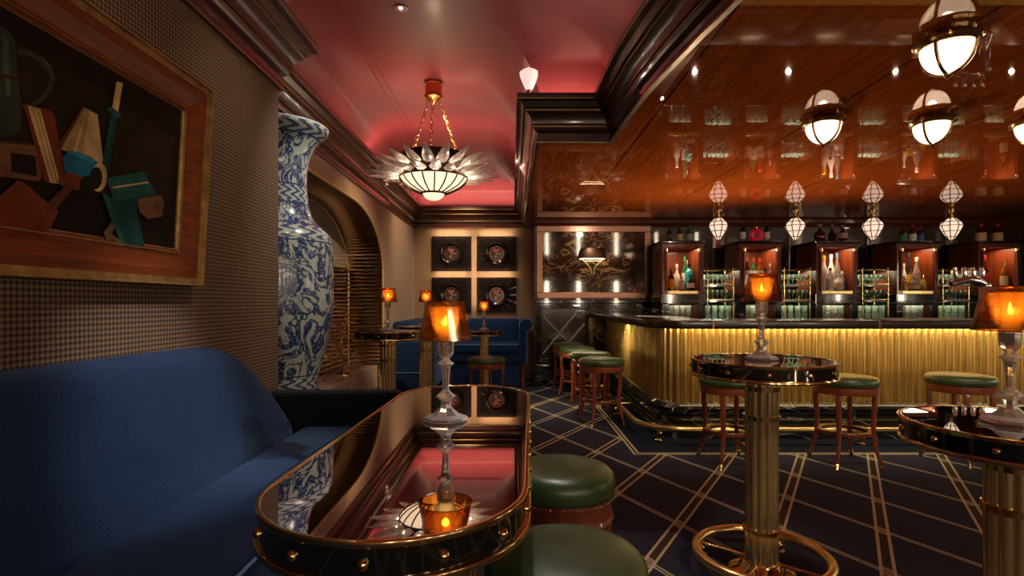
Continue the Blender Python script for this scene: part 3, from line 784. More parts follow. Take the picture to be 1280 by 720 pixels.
# ================================================================== TABLES
def racetrack(c1, c2, r, n=20):
    a = math.atan2(c2[1] - c1[1], c2[0] - c1[0]); pts = []
    for i in range(n + 1): t = a - pi / 2 + pi * i / n; pts.append((c2[0] + r * cos(t), c2[1] + r * sin(t)))
    for i in range(n + 1): t = a + pi / 2 + pi * i / n; pts.append((c1[0] + r * cos(t), c1[1] + r * sin(t)))
    return pts                                # counter-clockwise
TC = (-0.217, 1.69)
def rel(p): return (p[0] - TC[0], p[1] - TC[1])
C1, C2 = rel((-0.237, 1.135)), rel((-0.197, 2.245))
def off_track(o): return racetrack(C1, C2, 0.268 + o)
def column(mb, c, r, z0, z1, nt=11, rt=None):
    rt = rt or r * 0.27
    mb.lathe([(r * 0.8, z0), (r * 0.8, z1)], 24, (c[0], c[1], 0))
    for i in range(nt):
        a = 2 * pi * (i + .5) / nt
        mb.lathe([(rt, z0), (rt, z1)], 10, (c[0] + (r - rt) * cos(a), c[1] + (r - rt) * sin(a), 0))
    return mb
ov = thing('cocktail_table', 'long oval table with dark mirror top and studded brass rims beside the navy banquette', 'table', (TC[0], TC[1], 0))
MB().prism(off_track(-0.006), ZH - 0.02, ZH - 0.003).build('tabletop', M['mirror_black'], ov, smooth=0, label='dark mirrored glass top')
def band(mb, o, z0, z1):
    A = off_track(o); B = off_track(o - 0.012); n_ = len(A)
    for lo, hi, L in ((z0, z1, A), (z1, z0, B)):
        for i in range(n_):
            mb.poly([(*L[i], lo), (*L[(i + 1) % n_], lo), (*L[(i + 1) % n_], hi), (*L[i], hi)])
    for z_ in (z0, z1):
        for i in range(n_): mb.poly([(*A[i], z_), (*A[(i + 1) % n_], z_), (*B[(i + 1) % n_], z_), (*B[i], z_)])
    bmesh.ops.remove_doubles(mb.b, verts=mb.b.verts, dist=1e-5)
    return mb
band(MB(), 0.004, ZH - 0.013, ZH).build('upper_rim', M['brass'], ov, smooth=40, bevel=0.003)
band(MB(), 0.0, ZH - 0.062, ZH - 0.013).build('apron', M['black'], ov, smooth=40)
band(MB(), 0.008, ZH - 0.075, ZH - 0.062).build('lower_rim', M['brass'], ov, smooth=40, bevel=0.003)
tr_ = off_track(0.0); L_ = [0]
for i in range(len(tr_)): L_.append(L_[-1] + (Vector(tr_[(i + 1) % len(tr_)]) - Vector(tr_[i])).length)
NS = 30
st0 = None
for k in range(NS):
    t = L_[-1] * (k + 0.3) / NS; j = max(i for i in range(len(tr_)) if L_[i] <= t)
    a, b_ = Vector(tr_[j]), Vector(tr_[(j + 1) % len(tr_)]); p = a.lerp(b_, (t - L_[j]) / (L_[j + 1] - L_[j]))
    if st0 is None:
        st0 = MB().sphere((0, 0, 0), 0.0105, 12, 8).build('stud', M['brass'], ov, smooth=60, loc=(p.x, p.y, ZH - 0.038))
    else:
        q = st0.copy(); COL.objects.link(q); q.location = (p.x, p.y, ZH - 0.038)
for cx_ in (-0.42, 0.42):
    u_ = (Vector(C2) - Vector(C1)).normalized() * cx_
    column(MB(), (u_.x, u_.y), 0.075, 0.05, ZH - 0.03).build('column', M['fluted'], ov, smooth=40)
    k_ = MB(); k_.lathe([(0.084, ZH - 0.115), (0.088, ZH - 0.105), (0.088, ZH - 0.075), (0.084, ZH - 0.07)], 32, (u_.x, u_.y, 0)); k_.build('collar', M['brass'], ov, smooth=40)
    k_ = MB(); k_.lathe([(0.20, 0.0), (0.20, 0.02), (0.17, 0.035), (0.10, 0.05), (0.08, 0.07)], 40, (u_.x, u_.y, 0)); k_.build('base', M['brass'], ov, smooth=40)

TABG = 'round brass poseur tables'
def make_round(R_, H_):
    t = thing('cocktail_table', '', 'table', (0, 0, 0), 0, TABG)
    MB().lathe([(R_ - 0.006, H_ - 0.02), (R_ - 0.006, H_ - 0.003)], 64).build('tabletop', M['mirror_black'], t, smooth=30, label='dark mirrored round top')
    MB().lathe([(R_ - 0.012, H_ - 0.062), (R_, H_ - 0.062), (R_, H_ - 0.012), (R_ - 0.012, H_ - 0.012)], 64, cap=False).build('apron', M['black'], t, smooth=30)
    MB().lathe([(R_ - 0.008, H_ - 0.013), (R_ + 0.004, H_ - 0.013), (R_ + 0.005, H_ - 0.003), (R_, H_), (R_ - 0.008, H_ - 0.001)], 64, cap=False).build('upper_rim', M['brass'], t, smooth=50)
    MB().lathe([(R_ - 0.02, H_ - 0.075), (R_ + 0.004, H_ - 0.075), (R_ + 0.006, H_ - 0.068), (R_ + 0.002, H_ - 0.061), (R_ - 0.01, H_ - 0.061)], 64, cap=False).build('lower_rim', M['brass'], t, smooth=50)
    MB().lathe([(R_ - 0.01, H_ - 0.072), (R_ - 0.01, H_ - 0.066)], 48).build('underside', M['black'], t, smooth=30)
    s0 = None
    for k in range(12):
        a = 2 * pi * (k + 0.35) / 12
        if s0 is None: s0 = MB().sphere((0, 0, 0), 0.0105, 12, 8).build('stud', M['brass'], t, smooth=60)
        else: q = s0.copy(); COL.objects.link(q)
        (s0 if k == 0 else q).location = (R_ * cos(a), R_ * sin(a), H_ - 0.037)
    column(MB(), (0, 0), 0.072, 0.04, H_ - 0.07).build('column', M['fluted'], t, smooth=40)
    for zc_ in (H_ - 0.13, H_ - 0.26, 0.20):
        MB().lathe([(0.070, zc_ - 0.012), (0.078, zc_ - 0.010), (0.078, zc_ + 0.010), (0.070, zc_ + 0.012)], 32).build('collar', M['brass'], t, smooth=40)
    MB().lathe([(0.14, 0.0), (0.14, 0.012), (0.10, 0.025), (0.085, 0.05), (0.075, 0.06)], 40).build('base', M['brass'], t, smooth=40)
    MB().ring(R_ * 0.93, 0.022, 0.085, 64, ts=12).build('foot_ring', M['brass_soft'], t, smooth=60)
    for k in range(4):
        a = 2 * pi * (k + 0.55) / 4; rr = R_ * 0.93
        MB().lathe([(0.030, 0.0), (0.030, 0.008), (0.016, 0.016), (0.014, 0.03), (0.020, 0.04), (0.014, 0.05), (0.013, 0.075)], 16, (rr * cos(a), rr * sin(a), 0)).build('ring_post', M['brass'], t, smooth=40)
        MB().tube([(0.07 * cos(a), 0.07 * sin(a), 0.06), (rr * cos(a), rr * sin(a), 0.06)], 0.008, 8).build('ring_arm', M['brass'], t, smooth=50)
    return t
mid = make_round(0.30, 0.965)
mid['label'] = 'tall round brass table standing alone on the carpet in front of the bar stools'
mid.location = (1.124, 2.45, 0)
dup(mid, 'tall round brass table beside the mirrored arch, nearest of the three at the back', (-1.117, 4.9, 0), 0.3)
dup(mid, 'tall round brass table at the back, partly hidden by the foreground lamp shade', (-0.93, 5.9, 0), 0.7)
tc_ = dup(mid, 'round brass table directly in front of the blue sofa seat, farthest of the brass tables', (-0.37, 7.2, 0), 0.5); tc_.scale = (0.9, 0.9, 0.885)
near_t = make_round(0.285, 0.855)
near_t['label'] = 'round brass-rimmed table cut off by the right edge of the photo'
near_t.location = (1.525, 1.655, 0)

dup(lamp, 'candle lamp with glowing amber shade on the tall round table in front of the bar', (1.124, 2.45, 0.966), 0.1)
lr = dup(lamp, 'candle lamp at the right edge of the photo with a clearly visible flame', (1.52, 1.66, 0.856), 0.4)
lr.scale = (1.08, 1.08, 1.08)
dup(lamp, 'candle lamp on the table beside the mirrored arch', (-1.117, 4.9, 0.966), 0.2)
dup(lamp, 'candle lamp just left of the foreground lamp, on the table before the back wall pictures', (-0.93, 5.9, 0.966), 0.5)
dup(lamp, 'small far candle lamp in front of the blue sofa backrest', (-0.37, 7.2, 0.856), 0.3)

# ================================================================== STOOLS
def make_stool():
    t = thing('bar_stool', '', 'stool', (0, 0, 0), 0, 'round bar stools with green leather seats')
    MB().lathe([(0.215, 0.595), (0.225, 0.605), (0.228, 0.63), (0.222, 0.648), (0.205, 0.660), (0.15, 0.668), (0.0, 0.671)], 40).build('seat_cushion', M['leather'], t, smooth=50, label='green leather seat')
    MB().lathe([(0.205, 0.535), (0.216, 0.54), (0.220, 0.56), (0.218, 0.592), (0.205, 0.596)], 40).build('apron', M['stool_wood'], t, smooth=40)
    nb = MB()
    for k in range(60):
        a = 2 * pi * k / 60; nb.sphere((0.226 * cos(a), 0.226 * sin(a), 0.602), 0.0042, 6, 4)
    nb.build('nailhead_trim', M['brass'], t, smooth=60)
    for k in range(4):
        a = pi / 4 + k * pi / 2; ca, sa = cos(a), sin(a)
        def q(r_, z_): return (r_ * ca, r_ * sa, z_)
        pts = [q(0.195, 0.56), q(0.195, 0.45), q(0.185, 0.32), q(0.19, 0.20), q(0.21, 0.11), q(0.238, 0.04)]
        lg = MB().tube(pts, [0.026, 0.024, 0.021, 0.020, 0.017, 0.014], 4).build('leg', M['stool_wood'], t, smooth=35, bevel=0.004)
        MB().tube([q(0.2375, 0.042), q(0.25, 0.0)], [0.016, 0.013], 8).build('brass_tip', M['brass'], lg, smooth=40)
    MB().lathe([(0.150, 0.232), (0.182, 0.232), (0.186, 0.245), (0.182, 0.258), (0.150, 0.258)], 36, cap=False).build('ring_stretcher', M['stool_wood'], t, smooth=40)
    MB().ring(0.186, 0.004, 0.258, 36, ts=6).build('foot_trim', M['brass_dark'], t, smooth=60)
    return t
stool = make_stool()
stool['label'] = 'bar stool nearest the camera in the row at the left side of the bar'
stool.location = (0.895, 5.45, 0); stool.rotation_euler = (0, 0, 0.25)
dup(stool, 'second bar stool back in the row at the left side of the bar', (0.88, 6.12, 0), 0.1)
dup(stool, 'third bar stool back in the row at the left side of the bar', (0.815, 6.85, 0), 0.4)
dup(stool, 'farthest bar stool in the row, in front of the marble panel with crossed lines', (0.77, 7.5, 0), 0.2)
dup(stool, 'bar stool mostly hidden behind the tall round table at the bar front', (1.66, 4.14, 0), 0.15)
dup(stool, 'bar stool standing just right of the tall round table at the bar front', (2.53, 4.14, 0), 0.05)
dup(stool, 'rightmost bar stool at the bar front, behind the cut-off table', (3.46, 4.2, 0), 0.3)
dup(stool, 'single stool with green seat in front of the blue sofa', (-0.28, 6.0, 0), 0.6, 0.93)

def make_low():
    t = thing('low_stool', '', 'stool', (0, 0, 0), 0, 'low drum stools beside the oval table')
    MB().lathe([(0.222, 0.395), (0.232, 0.41), (0.236, 0.445), (0.230, 0.475), (0.212, 0.494), (0.18, 0.505), (0.10, 0.513), (0.0, 0.515)], 56).build('seat_cushion', M['leather'], t, smooth=60, label='domed green leather seat')
    MB().ring(0.232, 0.004, 0.402, 56, ts=6).build('piping', P('dark_green_piping', (0.012, 0.03, 0.012), 0.4), t, smooth=60)
    nb = MB()
    for k in range(84):
        a = 2 * pi * k / 84; nb.sphere((0.231 * cos(a), 0.231 * sin(a), 0.390), 0.0045, 8, 5)
    nb.build('nailhead_trim', M['brass'], t, smooth=60)
    MB().lathe([(0.20, 0.29), (0.224, 0.29), (0.230, 0.30), (0.226, 0.312), (0.222, 0.318), (0.222, 0.375), (0.230, 0.385), (0.228, 0.397), (0.20, 0.397)], 56, cap=False).build('apron', M['stool_wood'], t, smooth=40)
    for k in range(4):
        a = pi / 4 + k * pi / 2; ca, sa = cos(a), sin(a)
        lg = MB().tube([(0.205 * ca, 0.205 * sa, 0.30), (0.20 * ca, 0.20 * sa, 0.15), (0.21 * ca, 0.21 * sa, 0.04)], [0.026, 0.022, 0.017], 4).build('leg', M['stool_wood'], t, smooth=35, bevel=0.004)
        MB().tube([(0.21 * ca, 0.21 * sa, 0.041), (0.218 * ca, 0.218 * sa, 0.0)], [0.018, 0.015], 8).build('brass_tip', M['brass'], lg, smooth=40)
    MB().lathe([(0.165, 0.13), (0.198, 0.13), (0.20, 0.142), (0.198, 0.154), (0.165, 0.154)], 40, cap=False).build('ring_stretcher', M['stool_wood'], t, smooth=40)
    return t
low = make_low()
low['label'] = 'low round stool at the bottom edge of the photo beside the oval table'
low.location = (0.155, 1.575, 0)
dup(low, 'low round green stool showing its red wood rim, behind the one at the bottom edge', (0.215, 2.39, 0), 0.4)

# ================================================================== BAR COUNTER
bar = thing('bar_counter', 'long bar with reeded brass front, black marble base and dark polished top', 'bar counter', (0, 0, 0))
def rc(x, y, r, n=10):      # rounded corner from going -y to going +x
    return [(x + r - r * cos(t * pi / 2 / n), y + r - r * sin(t * pi / 2 / n)) for t in range(n + 1)]
BX, BY, XE = 1.40, 4.95, 7.45
bpath = [(BX, 7.95)] + rc(BX, BY, 0.22) + [(XE, BY)]
MB().ribbed(bpath, 0.31, 0.99, 0.062, 0.036, lambda a, b, l: (a, b, l), 8, 1).build('reeded_front', M['reeds'], bar, smooth=50, label='reeded brass front')
MB().sweep(bpath, [(-0.02, 0), (0.10, 0.0), (0.10, 0.085), (0.075, 0.10), (0.05, 0.105), (0.045, 0.20), (0.06, 0.215), (0.085, 0.235), (0.10, 0.27), (0.085, 0.295), (0.05, 0.315), (-0.02, 0.32)]).build('base', M['marble_black'], bar, smooth=40, label='stepped black marble base')
MB().sweep(bpath, [(0.05, 0.107), (0.055, 0.104), (0.06, 0.112), (0.05, 0.115)]).build('base_fillet', M['gold_line'], bar, smooth=0)
outer = [(BX - 0.20, 7.95)] + rc(BX - 0.20, BY - 0.22, 0.36) + [(XE, BY - 0.22)]
inner = [(BX + 0.45, 7.95), (BX + 0.45, BY + 0.38), (XE, BY + 0.38)]
MB().prism(outer + list(reversed(inner)), 0.988, 1.062).build('counter_top', P('dark_counter', (0.020, 0.010, 0.008), 0.25, coat=0.5, coatr=0.12, noise=0.5, nscale=8), bar, smooth=40, bevel=0.016, bseg=4)
MB().sweep(inner, [(0.0, 0.0), (0.02, 0.0), (0.02, 0.99), (0, 0.99)]).build('inner_panel', M['panel'], bar, smooth=0)
for (x0_, y0_, sx_, sy_) in ((1.75, BY - 0.215, 0.02, 0.02), (3.2, BY - 0.215, 0.02, 0.02), (4.65, BY - 0.215, 0.02, 0.02), (1.205, 6.2, 0.02, 0.02)):
    MB().box((x0_, y0_, 1.025), (sx_, sy_, 0.078)).build('joint_band', M['brass'], bar, smooth=0, bevel=0.004)
rp = [(BX - 0.26, 7.9)] + rc(BX - 0.26, BY - 0.28, 0.42, 14) + [(XE, BY - 0.28)]
MB().tube([(a, b, 0.125) for a, b in rp], 0.024, 14).build('foot_rail', M['brass_soft'], bar, smooth=60, label='polished brass foot rail')
for (x_, y_, dx_, dy_) in ((1.14, 7.2, 0.16, 0), (1.14, 5.9, 0.16, 0), (1.30, 4.80, 0.12, 0.12), (1.98, 4.67, 0, 0.18), (3.0, 4.67, 0, 0.18), (4.1, 4.67, 0, 0.18), (5.2, 4.67, 0, 0.18), (6.3, 4.67, 0, 0.18)):
    k_ = MB().lathe([(0.04, 0.0), (0.04, 0.01), (0.018, 0.02), (0.014, 0.05), (0.024, 0.07), (0.014, 0.085), (0.03, 0.11)], 16, (x_, y_, 0))
    k_.tube([(x_, y_, 0.125), (x_ + dx_, y_ + dy_, 0.125)], 0.012, 8)
    k_.build('rail_bracket', M['brass'], bar, smooth=40)

tag(MB().bb(3.30, 4.12, 4.83, 5.10, 1.063, 1.075).build('bar_mat', M['mat_grey'], smooth=0, bevel=0.004), 'long grey bar mat lying on the bar top left of the beer tap', 'bar mat')
tap = thing('beer_tap', 'chrome beer tap tower with four spouts on the bar top at the right', 'beer tap', (4.48, 5.15, 1.063))
MB().lathe([(0.06, 0), (0.06, 0.015), (0.045, 0.03), (0.04, 0.28), (0.05, 0.30), (0.05, 0.33), (0.035, 0.35), (0, 0.36)], 24).build('column', M['chrome'], tap, smooth=50)
MB().tube([(0.0, 0, 0.32), (-0.08, -0.01, 0.36), (-0.18, -0.02, 0.37), (-0.28, -0.02, 0.35), (-0.34, -0.02, 0.33)], [0.045, 0.04, 0.034, 0.03, 0.024], 12).build('arm', M['chrome'], tap, smooth=60)
for k in range(4):
    xx = -0.30 + k * 0.085
    MB().lathe([(0.012, 0.36), (0.014, 0.38), (0.020, 0.42), (0.020, 0.47), (0.014, 0.49), (0, 0.495)], 14, (xx, -0.02, 0)).build('tap_handle', M['chrome'], tap, smooth=50)

# ================================================================== BACK BAR
YF = 7.20
cabs_px = [853.5, 950.5, 1046.5, 1147, 1249]
cabx = [(p - 640) * YF / 680 for p in cabs_px]
CABG = 'display cabinets of the back bar'
cw = 0.275
def make_cab():
    t = thing('display_cabinet', '', 'cabinet', (0, 0, 0), 0, CABG)
    c = MB()
    c.bb(-cw, -0.205, 0, 0.6, 1.20, 2.0); c.bb(0.205, cw, 0, 0.6, 1.20, 2.0)       # side walls
    c.bb(-cw, cw, 0.50, 0.6, 1.20, 2.0); c.bb(-0.205, 0.205, 0, 0.5, 1.95, 2.0)
    c.build('body', M['cab_wood'], t, smooth=0, bevel=0.004)
    l = MB()
    for (y0_, y1_, z0_, z1_) in ((0.06, 0.54, 1.90, 1.904), (0.06, 0.54, 1.46, 1.464)):
        for s_ in (-1, 1): l.bb(*sorted((s_ * cw, s_ * (cw + 0.002))), y0_, y1_, z0_, z1_)
    for yy in (0.06, 0.537):
        for s_ in (-1, 1): l.bb(*sorted((s_ * cw, s_ * (cw + 0.002))), yy, yy + 0.004, 1.46, 1.904)
    l.build('inlay', M['gold_line'], t, smooth=0)
    MB().bb(-cw - 0.03, cw + 0.03, -0.03, 0.6, 2.0, 2.035).build('cornice', M['black'], t, smooth=0, bevel=0.01)
    MB().bb(-0.205, 0.205, -0.005, 0.5, 1.33, 1.375).build('shelf', M['brass_soft'], t, smooth=0, bevel=0.005, label='brass fronted shelf')
    MB().bb(-cw - 0.02, cw + 0.02, -0.02, 0.5, 1.20, 1.33).build('ledge', M['marble_black'], t, smooth=0, bevel=0.006, label='black marble ledge')
    for s_ in (-1, 1):
        k = MB().lathe([(0.014, 1.375), (0.014, 1.90)], 12, (s_ * 0.225, -0.012, 0)).build('corner_column', M['cab_wood'], t, smooth=40)
        MB().lathe([(0.016, 1.885), (0.022, 1.895), (0.018, 1.905), (0.024, 1.925), (0.020, 1.94)], 12, (s_ * 0.225, -0.012, 0)).build('capital', M['brass'], k, smooth=40)
        MB().bb(*sorted((s_ * 0.19, s_ * cw)), 0, 0.5, 0.987, 1.20).build('leg_panel', M['black'], t, smooth=0, bevel=0.004)
    MB().bb(-0.19, 0.19, 0.3, 0.32, 0.987, 1.20).build('lower_back', M['cab_wood'], t, smooth=0)
    l_ = bpy.data.lights.new('niche_light', 'AREA'); l_.size = 0.3; l_.energy = 3.0; l_.color = (1, 0.66, 0.38)
    q = bpy.data.objects.new('niche_light', l_); COL.objects.link(q); q.parent = t; q.location = (0, 0.16, 1.94)
    l2 = bpy.data.lights.new('niche_light', 'AREA'); l2.size = 0.25; l2.energy = 0.8; l2.color = (1, 0.85, 0.7)
    q = bpy.data.objects.new('niche_light', l2); COL.objects.link(q); q.parent = t; q.location = (0, 0.12, 1.19)
    return t
cablab = ['leftmost back bar cabinet, holding the turquoise bottle', 'second back bar cabinet from the left, with the round red decanter on top', 'middle back bar cabinet, holding frosted white and clear bottles',
          'fourth back bar cabinet, holding a tall black bottle and yellow liquors', 'rightmost back bar cabinet with dark red interior beside the beer tap']
cab = make_cab(); cab.location = (cabx[0], YF, 0); cab['label'] = cablab[0]
for i in range(1, 5): dup(cab, cablab[i], (cabx[i], YF, 0))
# back counter below the cabinets
tag(MB().bb(1.88, 7.4, 7.18, 7.92, 0.0, 0.985).build('back_counter', M['marble_black'], smooth=0, bevel=0.008), 'black marble back counter running under all the display cabinets', 'counter')
# grey mirror pilasters on the wall between cabinets
for k, px in enumerate((898, 994, 1091, 1189)):
    x_ = (px - 640) * 7.97 / 680
    struct(MB().bb(x_ - 0.09, x_ + 0.09, 7.96, 8.0, 0.98, 2.33).build('trim_%d' % (15 + k), P('grey_mirror_pilaster', (0.30, 0.26, 0.25), 0.22, 1.0), smooth=0, bevel=0.006))

# ---- bottles
gm = {}
def gcol(c, t=0.35, r=0.08):
    key = (c, t)
    if key not in gm: gm[key] = P('bottle_glass', c, r, trans=t, coat=0.6)
    return gm[key]
lm = {}
def lcol(c):
    if c not in lm: lm[c] = P('paper_label', c, 0.6)
    return lm[c]
PROF = {
    'spirit': [(0.80, 0), (1, .02), (1, .56), (.92, .63), (.55, .72), (.36, .78), (.34, .92), (.36, .93), (.36, .96)],
    'tall': [(0.8, 0), (1, .015), (1, .50), (.85, .60), (.45, .72), (.32, .80), (.30, .95), (.34, .96)],
    'square': [(0.95, 0), (1, .02), (1, .62), (.8, .70), (.36, .76), (.34, .92)],
    'squat': [(0.7, 0), (1, .10), (1.02, .35), (.85, .52), (.4, .62), (.3, .70), (.3, .84), (.36, .86)],
    'decanter': [(0.55, 0), (.92, .10), (1.05, .28), (.9, .46), (.5, .58), (.26, .66), (.24, .80), (.34, .82)],
}
placed = []
def bottle(kind, px, d, z0, h, r, glass, lab, cap, label, group, lz=(0.18, 0.5)):
    x_ = (px - 640) * d / 680
    if z0 < 1.5:
        h *= 1.14; r *= 1.04
        c0 = min(cabx, key=lambda q: abs(q - x_)); best = None
        for shrink in (1.0, 0.9, 0.8, 0.7):
            if best: break
            r = r if shrink == 1.0 else r * 0.9
            for dy in range(-12, 38):
                for dx in range(-8, 9):
                    y_ = d + dy * 0.01; q_ = (px - 640) * y_ / 680 + dx * 0.01
                    if not (7.24 <= y_ <= 7.64) or not (c0 - 0.195 + r <= q_ <= c0 + 0.195 - r): continue
                    if any((q_ - a) ** 2 + (y_ - b) ** 2 < (r * 1.08 + c * 1.08 + 0.003) ** 2 for a, b, c in placed): continue
                    cost = abs(dy) * 0.5 + abs(dx)
                    if best is None or cost < best[0]: best = (cost, q_, y_)
        if best: x_, d = best[1], best[2]
        placed.append((x_, d, r))
    t = thing('bottle', label, 'bottle', (x_, d, z0 + 0.001), 0.3 if kind == 'square' else 0, group)
    seg = 8 if kind == 'square' else 20
    prof = [(a * r, b * h) for a, b in PROF[kind]]
    MB().lathe(prof, seg).build('glass_body', glass, t, smooth=40)
    if lab:
        if kind == 'squat' or kind == 'decanter':
            MB().lathe([(r * 1.035, h * lz[0]), (r * 1.06, h * (lz[0] + lz[1]) / 2), (r * 1.0, h * lz[1])], seg, cap=False).build('label', lcol(lab), t, smooth=50)
        else:
            MB().lathe([(r * 1.015, h * lz[0]), (r * 1.015, h * lz[1])], seg, cap=False).build('label', lcol(lab), t, smooth=50)
    a, b = prof[-1]
    if kind == 'decanter':
        MB().lathe([(a * .7, b), (a * 1.5, b + h * .07), (a * 1.4, b + h * .13), (0, b + h * .18)], 10).build('stopper', cap, t, smooth=0)
    else:
        MB().lathe([(a * 1.15, b - h * .10), (a * 1.15, b + h * .03), (0, b + h * .035)], 14).build('cap', cap, t, smooth=40)
    return t
clear = gcol((0.85, 0.85, 0.82), 0.75); dark = gcol((0.015, 0.012, 0.01), 0.1); green = gcol((0.02, 0.16, 0.07), 0.3); amb = gcol((0.35, 0.10, 0.02), 0.4)
tur = gcol((0.04, 0.68, 0.75), 0.2); white = gcol((0.92, 0.92, 0.92), 0.1, 0.3); dred = gcol((0.12, 0.006, 0.01), 0.3); yel = gcol((0.75, 0.42, 0.06), 0.35); org = gcol((0.55, 0.13, 0.02), 0.3)
cW, cC, cO, cG, cB, cR, cK = (0.8, 0.78, 0.72), (0.72, 0.55, 0.32), (0.85, 0.32, 0.02), (0.05, 0.25, 0.12), (0.05, 0.12, 0.4), (0.5, 0.02, 0.02), (0.02, 0.02, 0.02)
capK = P('black_cap', (0.01, 0.01, 0.01), 0.3); capG = M['brass']; capW = P('white_cap', (0.8, 0.8, 0.78), 0.4); capY = P('yellow_cap', (0.8, 0.5, 0.03), 0.4)
capR = P('red_cap', (0.5, 0.02, 0.02), 0.4); capB = P('blue_cap', (0.05, 0.2, 0.35), 0.4); capGr = P('green_cap', (0.02, 0.2, 0.1), 0.4)
ZN = 1.375
g1_, g2_ = 'bottles in the leftmost cabinet', 'bottles in the second cabinet'
g3_, g4_ = 'bottles in the middle cabinet', 'bottles in the fourth cabinet'
gt_ = 'bottles on top of the back bar cabinets'
bottle('spirit', 839, 7.28, ZN, .26, .040, dark, cO, capK, 'dark bottle with orange label at the left in the leftmost cabinet', g1_, (0.1, 0.52))
bottle('squat', 846, 7.42, ZN, .36, .045, white, cW, capW, 'cream white bottle behind the orange-labelled one in the leftmost cabinet', g1_, (0.15, .4))
bottle('square', 852, 7.27, ZN, .17, .035, amb, (0.7, 0.5, 0.42), capR, 'small bottle with pinkish label in front of the cream white one', g1_, (0.1, 0.6))
bottle('tall', 856, 7.5, ZN, .42, .042, green, cW, capGr, 'tall green-necked bottle with white label in the leftmost cabinet', g1_, (0.2, 0.52))
bottle('square', 862.5, 7.37, ZN, .34, .055, tur, None, capK, 'turquoise glass bottle in the leftmost cabinet', g1_)
bottle('squat', 863.5, 7.25, ZN, .21, .045, dark, cW, capK, 'small dark bottle with pale label in front of the turquoise bottle', g1_, (0.15, .42))
bottle('tall', 866, 7.56, ZN, .38, .030, clear, None, capW, 'slender clear bottle right of the turquoise bottle', g1_)
bottle('spirit', 934, 7.32, ZN, .40, .045, dark, cW, capG, 'leftmost white-labelled bottle in the second cabinet', g2_, (0.25, .6))
bottle('spirit', 941.5, 7.42, ZN, .40, .045, green, cW, capG, 'bottle with white and green label, second from left in the second cabinet', g2_, (0.25, .6))
bottle('spirit', 950, 7.32, ZN, .39, .045, amb, cW, capR, 'red-capped bottle with white label in the middle of the second cabinet', g2_, (0.25, .6))
bottle('squat', 958, 7.40, ZN, .30, .045, org, None, capK, 'orange liqueur bottle right of the red-capped one in the second cabinet', g2_)
bottle('spirit', 965, 7.35, ZN, .32, .035, clear, None, capW, 'clear bottle at the right in the second cabinet', g2_)
bottle('tall', 1030, 7.34, ZN, .42, .048, white, cW, capY, 'frosted white bottle with yellow cap at the left in the middle cabinet', g3_, (0.2, .5))
bottle('tall', 1039, 7.42, ZN, .44, .048, white, (0.7, 0.72, 0.76), capW, 'tall frosted white bottle with white cap in the middle cabinet', g3_, (0.2, .5))
bottle('tall', 1047.5, 7.44, ZN, .46, .042, clear, None, capB, 'tall clear bottle with blue neck in the middle cabinet', g3_)
bottle('spirit', 1037, 7.26, ZN, .27, .040, clear, cW, capK, 'short clear bottle with black cap in front in the middle cabinet', g3_, (0.15, .5))
bottle('squat', 1048, 7.27, ZN, .23, .058, white, (0.8, 0.65, 0.3), capW, 'squat white bottle with gold label in front in the middle cabinet', g3_, (0.15, .4))
bottle('squat', 1057.5, 7.30, ZN, .26, .050, clear, cB, capW, 'round clear bottle with blue label and stopper in the middle cabinet', g3_, (0.2, .4))
bottle('spirit', 1056, 7.56, ZN, .33, .026, clear, cC, capR, 'thin clear bottle at the right in the middle cabinet', g3_)
bottle('tall', 1130, 7.40, ZN, .33, .032, white, cW, capW, 'thin white bottle at the left in the fourth cabinet', g4_)
bottle('tall', 1136.5, 7.38, ZN, .46, .045, dark, (0.75, 0.45, 0.05), capK, 'tall black bottle with red and gold label in the fourth cabinet', g4_, (0.2, .42))
bottle('tall', 1146, 7.44, ZN, .40, .048, clear, None, capW, 'tall clear bottle right of the black bottle in the fourth cabinet', g4_)
bottle('spirit', 1154, 7.46, ZN, .33, .048, org, None, capG, 'orange bottle at the back right in the fourth cabinet', g4_)
bottle('spirit', 1131, 7.26, ZN, .17, .040, yel, None, capG, 'small yellow bottle at the front left in the fourth cabinet', g4_)
bottle('squat', 1139.5, 7.25, ZN, .21, .055, clear, (0.8, 0.6, 0.3), capW, 'squat clear bottle with golden label in the fourth cabinet', g4_, (0.1, .35))
bottle('squat', 1154, 7.26, ZN, .21, .058, yel, None, capG, 'round yellow bottle at the front right in the fourth cabinet', g4_)
bottle('tall', 1231, 7.35, ZN, .42, .042, dred, cR, capR, 'bottle with red neck at the left in the rightmost cabinet', None, (0.2, .5))
bottle('spirit', 1255, 7.4, ZN, .35, .042, amb, cC, capG, 'amber bottle in the rightmost cabinet seen behind the lamp shade', None)
ZK = 2.035
bottle('square', 836.5, 7.3, ZK, .19, .036, dark, (0.12, 0.08, 0.08), capK, 'dark square bottle on top of the leftmost cabinet', gt_)
bottle('spirit', 849.5, 7.3, ZK, .20, .040, dark, cC, capK, 'bottle with tan label in the middle on top of the leftmost cabinet', gt_, (0.1, .5))
bottle('spirit', 861.5, 7.3, ZK, .22, .040, green, (0.35, 0.45, 0.4), capGr, 'green bottle on top of the leftmost cabinet', gt_, (0.1, .45))
bottle('spirit', 928.5, 7.3, ZK, .25, .036, dark, cW, capK, 'white-labelled bottle left of the round red decanter', gt_, (0.15, .5))
bottle('spirit', 958.5, 7.3, ZK, .25, .036, dark, cW, capK, 'white-labelled bottle right of the round red decanter', gt_, (0.15, .5))
rd = thing('decanter', 'round red ring-shaped decanter on top of the second cabinet', 'bottle', ((945.5 - 640) * 7.3 / 680, 7.3, ZK + 0.001), 0, gt_)
